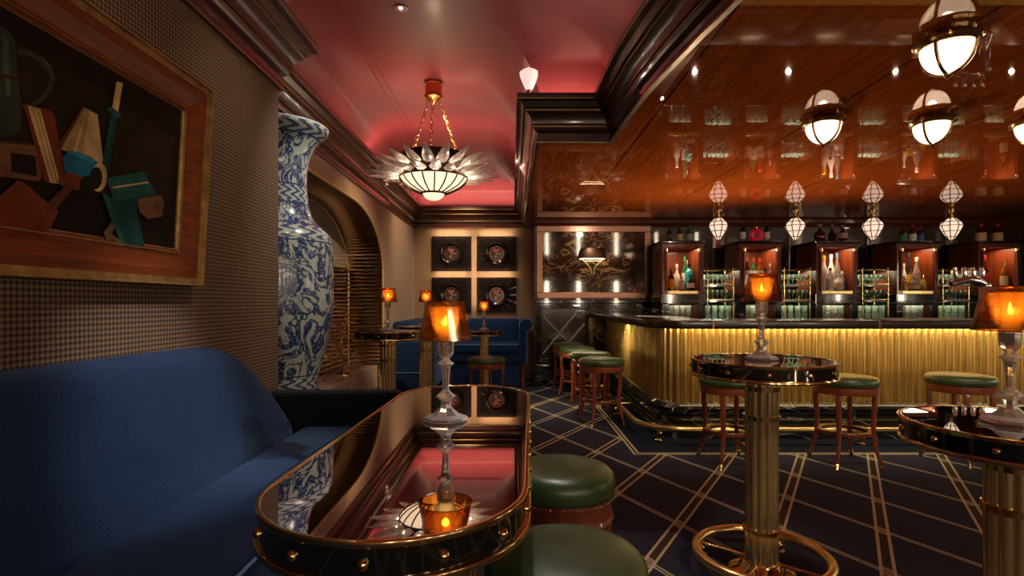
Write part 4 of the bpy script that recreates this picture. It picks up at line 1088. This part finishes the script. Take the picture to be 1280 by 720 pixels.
rr_ = MB().tube([(0.062 * cos(a), 0, 0.088 + 0.062 * sin(a)) for a in [2 * pi * i / 28 for i in range(28)]], 0.028, 12, True)
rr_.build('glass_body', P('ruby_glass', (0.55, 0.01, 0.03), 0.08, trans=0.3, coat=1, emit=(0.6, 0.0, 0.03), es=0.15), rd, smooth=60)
MB().lathe([(0.014, 0.17), (0.012, 0.20), (0.018, 0.21), (0.0, 0.222)], 12).build('stopper', M['brass'], rd, smooth=40)
MB().bb(-0.03, 0.03, -0.025, 0.025, 0, 0.012).build('foot', M['black'], rd, smooth=0)
bottle('decanter', 1024.5, 7.3, ZK, .24, .070, dred, None, gcol((0.85, 0.8, 0.8), 0.6), 'left dark red decanter on top of the middle cabinet', gt_)
bottle('decanter', 1040, 7.42, ZK, .25, .050, dred, None, gcol((0.85, 0.8, 0.8), 0.6), 'central slim decanter with tall stopper on top of the middle cabinet', gt_)
bottle('decanter', 1053, 7.28, ZK, .22, .062, dred, (0.55, 0.35, 0.3), gcol((0.85, 0.8, 0.8), 0.6), 'dark red decanter with pale label at the right on top of the middle cabinet', gt_)
bottle('spirit', 1129, 7.3, ZK, .20, .042, dred, cG, capK, 'bottle with green label on top of the fourth cabinet', gt_, (0.05, .45))
bottle('spirit', 1140.5, 7.3, ZK, .22, .046, dred, cW, capR, 'bottle with white label on top of the fourth cabinet', gt_, (0.05, .45))
bottle('spirit', 1150.5, 7.3, ZK, .20, .042, dred, cB, capR, 'bottle with blue label on top of the fourth cabinet', gt_, (0.05, .45))
bottle('spirit', 1226, 7.3, ZK, .23, .062, dred, (0.75, 0.5, 0.25), capR, 'left of two amber-labelled red-capped bottles on the rightmost cabinet', gt_, (0.04, .5))
bottle('spirit', 1246.5, 7.3, ZK, .23, .062, dred, (0.75, 0.5, 0.25), capR, 'right of two amber-labelled red-capped bottles on the rightmost cabinet', gt_, (0.04, .5))

# ---- glass racks between the cabinets
rackx = [(a_ + b_) / 2 for a_, b_ in zip(cabx, cabx[1:])]
def make_rack():
    t = thing('glass_rack', '', 'shelf rack', (0, 0, 0), 0, 'brass glass racks between the cabinets')
    for sx_ in (-0.172, 0.172):
        for sy_ in (-0.14, 0.14):
            q = MB().lathe([(0.007, 0), (0.007, 0.68)], 10, (sx_, sy_, 0)).build('post', M['brass'], t, smooth=40)
            MB().sphere((sx_, sy_, 0.69), 0.012, 10, 8).build('finial', M['brass'], q, smooth=60)
    for z_ in (0.262, 0.467):
        MB().bb(-0.182, 0.182, -0.15, 0.15, z_ - 0.022, z_).build('glass_shelf', M['shelfglass'], t, smooth=0, bevel=0.003, label='green-edged glass shelf')
        MB().tube([(-0.1725, -0.145, z_ + 0.012), (0.1725, -0.145, z_ + 0.012)], 0.004, 6).build('rail', M['brass'], t, smooth=50)
    l_ = bpy.data.lights.new('rack_fill', 'AREA'); l_.shape = 'RECTANGLE'; l_.size = 0.38; l_.size_y = 0.1; l_.energy = 2.4; l_.color = (0.95, 0.95, 0.75)  # fill lights added to brighten the glasses on and under the shelves
    l3 = l_.copy(); l3.energy = 1.3; q = bpy.data.objects.new('rack_fill', l3); COL.objects.link(q); q.parent = t; q.location = (0, 0.05, 0.232)
    q = bpy.data.objects.new('rack_fill', l_); COL.objects.link(q); q.parent = t; q.location = (0, 0.12, 0.66)
    rt = MB().tube([(-0.172, -0.14, 0.67), (0.172, -0.14, 0.67)], 0.006, 8); rt.tube([(-0.172, 0.14, 0.67), (0.172, 0.14, 0.67)], 0.006, 8)
    rt.tube([(-0.172, -0.14, 0.67), (-0.172, 0.14, 0.67)], 0.006, 8); rt.tube([(0.172, -0.14, 0.67), (0.172, 0.14, 0.67)], 0.006, 8)
    rt.build('top_rail', M['brass'], t, smooth=50)
    return t
rack = make_rack()
where = ['between the first and second cabinets', 'between the second and middle cabinets', 'between the middle and fourth cabinets', 'between the fourth and rightmost cabinets']
rack.location = (rackx[0], 7.38, 0.986); rack['label'] = 'brass and glass rack of stemware ' + where[0]
for i in range(1, 4): dup(rack, 'brass and glass rack of stemware ' + where[i], (rackx[i], 7.38, 0.986))
gob = MB().lathe([(0.026, 0), (0.026, 0.003), (0.004, 0.008), (0.0035, 0.06), (0.012, 0.068), (0.026, 0.085), (0.030, 0.11), (0.027, 0.14), (0.0255, 0.14), (0.028, 0.11), (0.024, 0.088), (0.010, 0.073), (0.0, 0.071)], 14, cap=False)
gob = gob.build('wine_glass', M['rackglass'], None, smooth=50)
tum = MB().lathe([(0.030, 0), (0.034, 0.004), (0.040, 0.095), (0.0385, 0.095), (0.032, 0.008), (0.0, 0.007)], 10, cap=False).build('tumbler', M['rackglass'], None, smooth=20)
first = True
POS6 = ['leftmost', 'second', 'third', 'fourth', 'fifth', 'rightmost']; POS4 = ['leftmost', 'second', 'third', 'rightmost']; ORD = ['first', 'second', 'third', 'fourth']
sh_nm = {0.263: 'lower', 0.468: 'upper'}
for i, rx in enumerate(rackx):
    for z_ in (0.263, 0.468):
        for ry in (-0.09, 0.04):
            for k in range(6):
                o = gob if first else gob.copy()
                if not first: COL.objects.link(o)
                first = False
                o.location = (rx - 0.152 + k * 0.061, 7.38 + ry, 0.986 + z_ + 0.0005)
                tag(o, '%s stemmed glass, %s row, %s shelf, %s rack from the left' % (POS6[k], 'front' if ry < 0 else 'back', sh_nm[z_], ORD[i]), 'glass', 'stemmed glasses on the %s shelf of the rack %s' % (sh_nm[z_], where[i]))
first = True
for i, rx in enumerate(rackx):
    for lv in (0, 1):
        for k in range(4):
            o = tum if first else tum.copy()
            if not first: COL.objects.link(o)
            first = False
            o.location = (rx - 0.14 + k * 0.093, 7.32, 0.986 + 0.0005 + lv * 0.0965)
            tag(o, '%s tumbler in the %s row of the stack under the %s rack from the left' % (POS4[k], ('lower', 'upper')[lv], ORD[i]), 'glass', 'tumblers under the rack ' + where[i])
cn = ['leftmost', 'second', 'middle', 'fourth', 'rightmost']
for i, cx_ in enumerate(cabx):
    for lv in (0, 1):
        for k in range(4):
            o = tum.copy(); COL.objects.link(o)
            o.location = (cx_ - 0.13 + k * 0.078 * 1.02, 7.30, 0.986 + 0.0005 + lv * 0.0965); o.scale = (0.95, 0.95, 1)
            tag(o, '%s tumbler in the %s row in the bay under the %s display cabinet' % (POS4[k], ('lower', 'upper')[lv], cn[i]), 'glass', 'tumblers under the %s cabinet' % cn[i])

# ---- hanging lanterns between cabinets
def make_lantern():
    t = thing('pendant_lantern', '', 'lantern', (0, 0, 0), 0, 'faceted pendant lanterns over the back bar')
    prof_ = [(0.045, -0.10), (0.098, -0.145), (0.122, -0.195), (0.094, -0.265), (0.052, -0.335), (0.018, -0.385)]
    MB().lathe([(0.05, 0), (0.05, -0.012), (0.03, -0.03), (0.018, -0.045), (0.035, -0.06), (0.035, -0.075), (0.055, -0.09), (0.055, -0.105)], 20).build('cap', M['brass'], t, smooth=40)
    MB().lathe(prof_, 8).build('glass', M['lantern'], t, smooth=0, label='glowing faceted white glass')
    cg = MB()
    for k in range(8):
        a = 2 * pi * k / 8
        cg.tube([((r_ + 0.003) * cos(a), (r_ + 0.003) * sin(a), z_) for r_, z_ in prof_], 0.0060, 6)
    for r_, z_ in prof_[1:5]:
        cg.tube([((r_ + 0.003) * cos(2 * pi * k / 8), (r_ + 0.003) * sin(2 * pi * k / 8), z_) for k in range(8)], 0.0055, 6, True)
    cg.build('cage', M['brass_dark'], t, smooth=40)
    MB().lathe([(0.022, -0.38), (0.012, -0.40), (0.014, -0.41), (0.0, -0.435)], 12).build('finial', M['brass'], t, smooth=40)
    return t
lt = make_lantern()
ln = ['leftmost faceted pendant lantern over the back bar', 'second faceted pendant lantern from the left, right of the round red decanter', 'third faceted pendant lantern from the left, between middle and fourth cabinets', 'rightmost faceted pendant lantern, over the beer tap']
lx = [(p - 640) * 7.0 / 680 for p in (898, 994, 1091, 1189)]
lt.location = (lx[0], 7.0, ZB); lt['label'] = ln[0]
for i in range(1, 4): dup(lt, ln[i], (lx[i], 7.0, ZB))

# ---- globe ceiling lights
def make_globe():
    t = thing('ceiling_light', '', 'ceiling light', (0, 0, 0), 0, 'opal globe lights on the bar ceiling')
    MB().lathe([(0.095, 0), (0.100, -0.015), (0.126, -0.022), (0.130, -0.034), (0.122, -0.044), (0.112, -0.052), (0.100, -0.052)], 40).build('mounting_ring', M['brass'], t, smooth=50)
    MB().lathe([(0.104 * cos(a), -0.048 - 0.120 * sin(a)) for a in [pi / 2 * k / 10 for k in range(11)]], 36).build('globe', M['globe'], t, smooth=60, label='glowing opal glass half globe')
    for k in range(4):
        a = 2 * pi * k / 4 + 0.5
        MB().tube([((0.107 * cos(b)) * cos(a), (0.107 * cos(b)) * sin(a), -0.048 - 0.123 * sin(b)) for b in [pi / 2 * j / 8 for j in range(9)]], 0.0075, 6).build('rib', M['brass_dark'], t, smooth=50)
        MB().box((0.128 * cos(a), 0.128 * sin(a), -0.030), (0.02, 0.02, 0.03)).build('clasp', M['brass'], t, smooth=0, bevel=0.004)
    MB().lathe([(0.016, -0.168), (0.018, -0.175), (0.010, -0.183), (0.0, -0.195)], 14).build('finial', M['brass'], t, smooth=40)
    point((0, 0, -0.085), 1.7, (1, 0.72, 0.5), 0.022, t)
    return t
gl = make_globe()
GX = [(1.985, 3.47, 'opal globe ceiling light, leftmost of those in the far row'), (2.68, 3.47, 'second opal globe ceiling light of the far row'), (3.34, 3.47, 'opal globe ceiling light cut off by the right edge'), (1.93, 2.41, 'large opal globe ceiling light nearest the camera at upper right')]
gl.location = (GX[0][0], GX[0][1], ZB); gl['label'] = GX[0][2]
for a, b, c in GX[1:]: dup(gl, c, (a, b, ZB))

# ================================================================== MARBLE WALL LEFT OF THE BACK BAR
mp_ = thing('wall_panel', 'framed glossy black and gold marble panel above the black wainscot', 'wall panel', (1.2, YR, 1.28))
MB().bb(-0.80, 0.79, -0.03, 0.0, 0.07, 0.98).build('marble_slab', M['marble_gold'], mp_, smooth=0)
fr_ = MB()
fr_.bb(-0.84, 0.83, -0.05, 0, 0.97, 1.06); fr_.bb(-0.84, 0.83, -0.05, 0, 0.0, 0.09); fr_.bb(-0.84, -0.75, -0.05, 0, 0.09, 0.97); fr_.bb(0.74, 0.83, -0.05, 0, 0.09, 0.97)
fr_.build('frame', M['copper'], mp_, smooth=0, bevel=0.006)
sc_ = thing('reflected_lamp', 'glowing dome standing in for a lamp reflection in the marble panel', 'lamp reflection', ((741 - 640) * 7.9 / 680, 7.95, 1.80), 0)  # lamp reflection seen in the marble, built as an added dome shape
MB().lathe([(0.20, 0.06), (0.20, 0.10), (0.19, 0.17), (0.16, 0.215), (0.0, 0.22)], 32).build('lamp_shade', P('bronze_shade', (0.10, 0.05, 0.03), 0.3, 0.8), sc_, smooth=40).scale = (1, 0.22, 1)
MB().lathe([(0.185, 0.055), (0.185, 0.062)], 32).build('diffuser', P('warm_diffuser', (1, 0.9, 0.8), 0.5, emit=(1, 0.85, 0.6), es=5), sc_, smooth=40).scale = (1, 0.22, 1)
vv = MB()
for s_ in (-1, 1):
    vv.tube([(s_ * 0.17, -0.02, 0.055), (s_ * 0.10, -0.02, 0.0), (s_ * 0.03, -0.02, -0.08), (s_ * 0.015, -0.02, -0.18)], 0.008, 8)
vv.tube([(-0.12, -0.02, 0.02), (0.12, -0.02, 0.02)], 0.006, 6)
vv.build('bracket', P('lit_brass', (0.9, 0.75, 0.4), 0.3, 1.0), sc_, smooth=50)
# wainscot
struct(MB().bb(0.34, 7.5, YR - 0.03, YR, 0, 1.25).build('trim_20', M['marble_black'], smooth=0))
struct(MB().bb(0.34, 7.5, YR - 0.07, YR, 1.20, 1.26).build('trim_21', M['marble_black'], smooth=0, bevel=0.01))
struct(MB().bb(0.34, 1.4, YR - 0.12, YR, 0, 0.30).build('baseboard_back', M['marble_black'], smooth=0, bevel=0.02))
xp = thing('inlaid_panel', 'black marble door panel with crossed pale lines behind the bar stools', 'wall panel', (0.72, YR - 0.03, 0.35))
MB().bb(-0.30, 0.36, -0.012, 0, 0.03, 0.78).build('panel_field', P('smoky_stone', (0.02, 0.019, 0.017), 0.15, coat=1, noise=0.4, nscale=6), xp, smooth=0)
f_ = MB(); f_.bb(-0.34, 0.40, -0.03, 0, 0.78, 0.83); f_.bb(-0.34, 0.40, -0.03, 0, 0.0, 0.05); f_.bb(-0.34, -0.29, -0.03, 0, 0.05, 0.78); f_.bb(0.35, 0.40, -0.03, 0, 0.05, 0.78)
f_.build('frame', M['marble_black'], xp, smooth=0, bevel=0.008)
iv = P('pale_inlay', (0.45, 0.43, 0.40), 0.2)
for (a, b, wd) in (((-0.27, 0.12), (0.22, 0.72), 0.012), ((-0.25, 0.66), (0.12, 0.27), 0.008), ((-0.05, 0.10), (0.34, 0.56), 0.016)):
    A_, B_ = Vector(a), Vector(b); n_ = Vector((-(B_ - A_).y, (B_ - A_).x)).normalized() * wd
    MB().prism([tuple(A_ + n_), tuple(A_ - n_), tuple(B_ - n_), tuple(B_ + n_)], -0.0145, -0.011, 'y').build('inlay_strip', iv, xp, smooth=0)

# ================================================================== BACK WALL ART
artl = ['upper left of the four square dark pictures on the back wall', 'upper right of the four square dark pictures on the back wall', 'lower left of the four square dark pictures on the back wall', 'lower right of the four square dark pictures on the back wall']
def make_art():
    t = thing('wall_art', '', 'picture', (0, 0, 0), 0, 'square dark pictures with round centres on the back wall')
    g_ = MB().bb(-0.31, 0.31, -0.04, 0, 0, 0.55)
    ry = Matrix.Rotation(R(90), 4, 'X')
    def disc(name, prof_, mat, lab=None, parent=t, smooth=50):
        o = MB().lathe(prof_, 40, cap=(name == 'medallion')).build(name, mat, parent, smooth=smooth, label=lab)
        return o
    b_ = disc('bowl', [(0.185, 0.0), (0.185, 0.02), (0.16, 0.055), (0.13, 0.05), (0.11, 0.022)], M['art_bowl'], 'black round bowl'); b_.rotation_euler = (R(90), 0, 0); b_.location = (0, -0.04, 0.275)
    r_ = disc('medallion_ring', [(0.100, 0.02), (0.122, 0.02), (0.122, 0.035), (0.100, 0.035)], M['copper'], 'copper ring'); r_.rotation_euler = (R(90), 0, 0); r_.location = (0, -0.04, 0.275)
    d_ = disc('medallion', [(0.102, 0.02), (0.102, 0.026)], P('medallion_face', (0.10, 0.07, 0.05), 0.25, 0.3, noise=0.5, nscale=25)); d_.rotation_euler = (R(90), 0, 0); d_.location = (0, -0.04, 0.275)
    MB().prism([(-0.005, 0.275), (-0.058, 0.335), (-0.025, 0.358), (0.0, 0.335), (0.03, 0.355), (0.05, 0.33)], -0.071, -0.066, 'y').build('red_emblem', P('pink_red', (0.55, 0.12, 0.13), 0.4), t, smooth=0)
    MB().prism([(0.0, 0.28), (0.075, 0.285), (0.075, 0.27), (0.0, 0.268)], -0.071, -0.066, 'y').build('pale_mark', iv, t, smooth=0)
    MB().prism([(-0.02, 0.20), (0.0, 0.20), (0.0, 0.26), (-0.015, 0.255)], -0.071, -0.066, 'y').build('pale_mark', iv, t, smooth=0)
    g_.mi = 1
    for k in range(16):
        a = 2 * pi * k / 16
        A_ = Vector((0.19 * cos(a), 0.275 + 0.19 * sin(a))); B_ = Vector((max(-0.305, min(0.305, 0.33 * cos(a))), 0.275 + max(-0.27, min(0.27, 0.33 * sin(a)))))
        n_ = Vector((-(B_ - A_).y, (B_ - A_).x)).normalized() * 0.003
        g_.prism([tuple(A_ + n_), tuple(A_ - n_), tuple(B_ - n_), tuple(B_ + n_)], -0.0425, -0.0395, 'y')
    g_.build('panel', [M['art_panel'], M['black']], t, smooth=0)
    return t
ar = make_art()
ap = []
for px, pyb in ((564.5, 339), (620.5, 339), (564.5, 390.5), (620.5, 390.5)):
    v_ = at(px, pyb, 8.56); ap.append((v_.x, YB - 0.001, v_.z))
ar.location = ap[0]; ar['label'] = artl[0]
for i in range(1, 4): dup(ar, artl[i], ap[i])
# small picture lights glowing in the gaps
for (x_, z_) in ((ap[0][0], 2.30), (ap[1][0], 2.30), (ap[0][0], 1.675), (ap[1][0], 1.675)):
    area((x_, YB - 0.12, z_ - 0.0 if z_ > 2 else z_), (x_, YB, z_ + (0.0 if z_ < 2 else 0.0)), 0.5, 0.02, 0.6, (1, 0.7, 0.42), 150)
area(((ap[0][0] + ap[1][0]) / 2, YB - 0.12, 1.7), ((ap[0][0] + ap[1][0]) / 2, YB, 1.7), 0.02, 1.1, 0.7, (1, 0.7, 0.42), 150)

# ================================================================== BLUE SOFAS AT THE BACK
sb = thing('sofa', 'royal blue sofa with rolled arm under the four square pictures', 'sofa', (-0.35, 8.15, 0))
MB().bb(-0.62, 0.46, 0.12, 0.38, 0.38, 0.975).build('backrest', M['blue_fab'], sb, smooth=60, bevel=0.05, bseg=4)
MB().bb(-0.62, 0.46, -0.38, 0.16, 0.49, 0.63).build('seat_cushion', M['blue_fab'], sb, smooth=60, bevel=0.03, bseg=3)
MB().tube([(-0.6, -0.378, 0.615), (0.44, -0.378, 0.615)], 0.006, 6).build('piping', M['pipe_blue'], sb, smooth=50)
MB().bb(-0.62, 0.46, -0.36, 0.36, 0.36, 0.49).build('base', M['blue_fab'], sb, smooth=60, bevel=0.015)
MB().bb(-0.62, 0.46, -0.34, -0.30, 0.02, 0.37).build('skirt', M['blue_fab'], sb, smooth=0, bevel=0.006)
armp = [(0.46, 0.34), (0.56, 0.34), (0.56, 0.80), (0.60, 0.82), (0.64, 0.87), (0.64, 0.93), (0.60, 0.975), (0.53, 0.985), (0.47, 0.95), (0.45, 0.88)]
MB().prism(armp, -0.40, 0.36, 'y').build('armrest', M['blue_fab'], sb, smooth=60, bevel=0.015, bseg=3, label='rolled blue arm')
MB().tube([(x_, -0.402, z_) for x_, z_ in armp[1:]], 0.006, 6).build('arm_piping', M['pipe_blue'], sb, smooth=50)
for x_ in (0.50, -0.55):
    MB().tube([(x_, -0.33, 0.35), (x_ + 0.01, -0.36, 0)], [0.03, 0.018], 4).build('leg', M['stool_wood'], sb, smooth=0)
MB().tube([(0.5, 0.30, 0.35), (0.51, 0.32, 0)], [0.03, 0.018], 4).build('leg', M['stool_wood'], sb, smooth=0)
sl = thing('sofa', 'blue upholstered settee against the left wall beside the mirrored arch', 'sofa', (-1.22, 7.6, 0))
MB().bb(-0.30, -0.08, -0.72, 0.88, 0.38, 0.975).build('backrest', M['blue_fab'], sl, smooth=60, bevel=0.05, bseg=4)
MB().bb(-0.10, 0.22, -0.60, 0.88, 0.46, 0.60).build('seat_cushion', M['blue_fab'], sl, smooth=60, bevel=0.03, bseg=3)
MB().bb(-0.29, 0.22, -0.66, 0.88, 0.10, 0.46).build('base', M['blue_fab'], sl, smooth=60, bevel=0.015)
MB().bb(-0.29, 0.24, -0.76, -0.62, 0.10, 0.72).build('armrest', M['blue_fab'], sl, smooth=60, bevel=0.03, bseg=3)
MB().bb(-0.28, 0.23, -0.745, -0.735, 0.02, 0.33).build('skirt', M['blue_fab'], sl, smooth=0)
MB().tube([(-0.28, -0.766, 0.335), (0.23, -0.766, 0.335)], 0.006, 6).build('piping', M['pipe_blue'], sl, smooth=50)
for x_, y_ in ((0.2, -0.7), (-0.25, -0.7), (0.2, 0.8), (-0.25, 0.8)):
    MB().bb(x_ - 0.02, x_ + 0.02, y_ - 0.02, y_ + 0.02, 0, 0.11).build('leg', M['mahog'], sl, smooth=0)

# ================================================================== VASE on a plinth
tag(MB().lathe([(0.30, 0), (0.30, 0.05), (0.27, 0.07), (0.25, 0.10), (0.25, 0.44), (0.27, 0.46), (0.28, 0.50)], 40, (0, 0, 0)).build('plinth', M['mahog'], smooth=40, loc=(-1.45, 3.4, 0)), 'dark round plinth under the giant blue and white vase', 'plinth')
vs = thing('vase', 'giant blue and white dragon porcelain vase beside the end of the houndstooth wall', 'vase', (-1.45, 3.4, 0.501))
vp = [(0.20, 0.0), (0.225, 0.01), (0.228, 0.10), (0.222, 0.17), (0.226, 0.25), (0.25, 0.34), (0.286, 0.46), (0.308, 0.60), (0.318, 0.74), (0.320, 0.90), (0.318, 1.02), (0.312, 1.10), (0.295, 1.145),
      (0.255, 1.185), (0.215, 1.22), (0.185, 1.27), (0.168, 1.34), (0.160, 1.44), (0.160, 1.54), (0.172, 1.62), (0.205, 1.70), (0.255, 1.755), (0.285, 1.785), (0.292, 1.80), (0.283, 1.81), (0.24, 1.77), (0.15, 1.66), (0.14, 1.5)]
MB().lathe(vp, 64).build('vase_body', M['vase'], vs, smooth=70)
MB().ring(0.2865, 0.007, 1.806, 64, ts=8).build('rim', P('porcelain_rim', (0.6, 0.62, 0.55), 0.15, coat=1), vs, smooth=60)

# brass ornaments in front of the hearth
def curly(name, label, loc, h, seed):
    rnd = random.Random(seed)
    t = thing(name, label, 'brass ornament', loc)
    MB().lathe([(0.07, 0), (0.07, 0.012), (0.02, 0.03), (0.012, 0.05)], 20).build('base', M['brass'], t, smooth=40)
    pts = [(0.02 * sin(i * 0.9), 0.03 * sin(i * 0.7 + seed), 0.04 + (h - 0.04) * i / 10) for i in range(11)]
    MB().tube(pts, [0.014 - 0.0007 * i for i in range(11)], 8).build('stem', M['brass'], t, smooth=60)
    for k in range(6):
        z_ = h * (0.35 + 0.6 * k / 6); a = k * 2.3 + seed; L = 0.09 - 0.005 * k
        c_ = [(L * (j / 9) * cos(a) + 0.025 * sin(j * 0.9), L * (j / 9) * sin(a) + 0.02 * cos(j * 0.9) - 0.02, z_ + 0.06 * sin(j / 9 * pi) + 0.02 * j / 9) for j in range(10)]
        MB().tube(c_, [0.009 - 0.0006 * j for j in range(10)], 7).build('branch', M['brass'], t, smooth=60)
        MB().sphere(c_[-1], 0.014, 10, 8).build('bud', M['brass'], t, smooth=60)
    return t
curly('brass_ornament', 'curling brass ornament on the floor beside the vase', (-1.50, 4.15, 0.0), 0.92, 1)
curly('brass_ornament', 'curling brass ornament standing on the beige hearth block', (-1.72, 5.55, 0.481), 0.60, 2)

# ================================================================== CHANDELIER
cx_, cy_ = (542 - 640) * 4.66 / 680, 4.66
ch = thing('chandelier', 'sunburst chandelier of rock crystal points hanging from the red ceiling', 'chandelier', (cx_, cy_, ZC))
MB().lathe([(0.078, 0), (0.078, -0.015), (0.070, -0.02), (0.070, -0.10), (0.080, -0.11), (0.080, -0.13), (0.045, -0.15), (0.02, -0.18), (0.0, -0.19)], 32).build('canopy', P('gilt_copper', (0.70, 0.30, 0.10), 0.25, 1.0), ch, smooth=40)
chainm = P('gilt_chain', (0.75, 0.38, 0.14), 0.25, 1.0)
for k in range(3):
    a = 2 * pi * k / 3 + R(-88)
    A_ = Vector((0.05 * cos(a), 0.05 * sin(a), -0.13)); B_ = Vector((0.25 * cos(a), 0.25 * sin(a), -0.63))
    dv = B_ - A_; nL = 12; rot = dv.to_track_quat('Z', 'Y').to_matrix()
    c_ = MB()
    for j in range(nL):
        o_ = A_ + dv * ((j + .5) / nL); tw = Matrix.Rotation(pi / 2 * (j % 2), 3, 'Z')
        hl = dv.length / nL * 0.62
        c_.tube([o_ + rot @ (tw @ Vector((0.013 * cos(u), 0, hl * sin(u)))) for u in [2 * pi * q / 12 for q in range(12)]], 0.0035, 6, True)
    c_.build('chain', chainm, ch, smooth=60)
MB().lathe([(0.262, -0.62), (0.275, -0.62), (0.275, -0.72), (0.285, -0.78), (0.295, -0.80), (0.295, -0.825), (0.27, -0.825), (0.262, -0.74)], 48, cap=False).build('collar', M['dark_metal'], ch, smooth=40)
bwl = [(0.285, -0.825), (0.262, -0.856), (0.22, -0.892), (0.165, -0.92), (0.10, -0.945)]
MB().lathe(bwl, 36, cap=False).build('bowl', M['alabaster'], ch, smooth=60, label='glowing alabaster bowl')
for k in range(18):
    a = 2 * pi * k / 18
    MB().tube([((r_ + 0.004) * cos(a), (r_ + 0.004) * sin(a), z_ - 0.003) for r_, z_ in bwl], 0.0065, 6).build('bowl_rib', M['ribs'], ch, smooth=50)
MB().ring(0.104, 0.010, -0.948, 32).build('bowl_ring', M['ribs'], ch, smooth=60)
MB().lathe([(0.090 * cos(b), -0.948 - 0.058 * sin(b)) for b in [pi / 2 * j / 8 for j in range(9)]], 28).build('bottom_dome', M['alabaster'], ch, smooth=60)
for k in range(34):
    a = 2 * pi * (k + 0.5) / 34; lo = k % 2
    L = (0.31, 0.25)[lo] + random.uniform(-0.02, 0.02); z0_ = (-0.795, -0.735)[lo]; tilt = (0.04, 0.40)[lo]
    cs = MB(); u_ = Vector((cos(a), sin(a), tilt)).normalized(); s_ = Vector((-sin(a), cos(a), 0)); n_ = u_.cross(s_)
    o_ = Vector((0.265 * cos(a), 0.265 * sin(a), z0_))
    secs = [(0.0, 0.042, 0.016), (0.25 * L, 0.050, 0.024), (0.60 * L, 0.033, 0.016), (0.85 * L, 0.016, 0.008)]
    rg = []
    for d_, w_, h_ in secs:
        c_ = o_ + u_ * d_
        rg.append([cs.b.verts.new(c_ + s_ * w_ * p + n_ * h_ * q) for p, q in ((1, 0), (.4, 1), (-.4, 1), (-1, 0), (-.4, -1), (.4, -1))])
    for A1, B1 in zip(rg, rg[1:]):
        for i in range(6): cs._f((A1[i], A1[(i + 1) % 6], B1[(i + 1) % 6], B1[i]))
    tip = cs.b.verts.new(o_ + u_ * L)
    for i in range(6): cs._f((rg[-1][i], rg[-1][(i + 1) % 6], tip))
    cs._f(rg[0])
    cs.build('crystal_point', M['rock'], ch, smooth=0)
point((0, 0, -0.66), 5, (1, 0.75, 0.5), 0.05, ch)
for k in range(13):
    a = 2 * pi * (k + 0.25) / 13; point((0.315 * cos(a), 0.315 * sin(a), -0.775), 0.5, (1, 0.82, 0.62), 0.008, ch)

# little torch lamp on the cornice corner, downlights
tl_ = thing('torch_lamp', 'small frosted glass torch lamp standing on the cornice corner', 'lamp', (0.125, 3.98, ZT))
MB().lathe([(0.028, 0), (0.028, 0.006), (0.012, 0.014), (0.014, 0.06), (0.022, 0.07)], 20).build('base', M['copper'], tl_, smooth=40)
MB().lathe([(0.022, 0.07), (0.045, 0.12), (0.065, 0.17), (0.07, 0.20), (0.05, 0.215), (0.02, 0.225), (0.012, 0.24), (0, 0.245)], 24).build('glass_shade', M['frost'], tl_, smooth=50)
point((0, 0, 0.26), 0.25, (1, 0.8, 0.75), 0.03, tl_)
def make_down():
    t = thing('downlight', '', 'ceiling light', (0, 0, 0), 0, 'recessed downlights in the red ceiling')
    MB().lathe([(0.048, 0), (0.048, -0.006), (0.032, -0.008), (0.030, 0.0)], 28, cap=False).build('trim_ring', P('red_trim', (0.3, 0.12, 0.12), 0.4), t, smooth=40)
    MB().lathe([(0.012, -0.002), (0.012, -0.004)], 16).build('lens', M['led'], t, smooth=40)
    return t
dl = make_down(); dl.location = (-0.71, 3.47, ZC - 0.0005); dl['label'] = 'recessed downlight at the top of the photo in the red ceiling'
dup(dl, 'recessed downlight right of the chandelier in the red ceiling', (-0.15, 7.1, ZC - 0.0005))
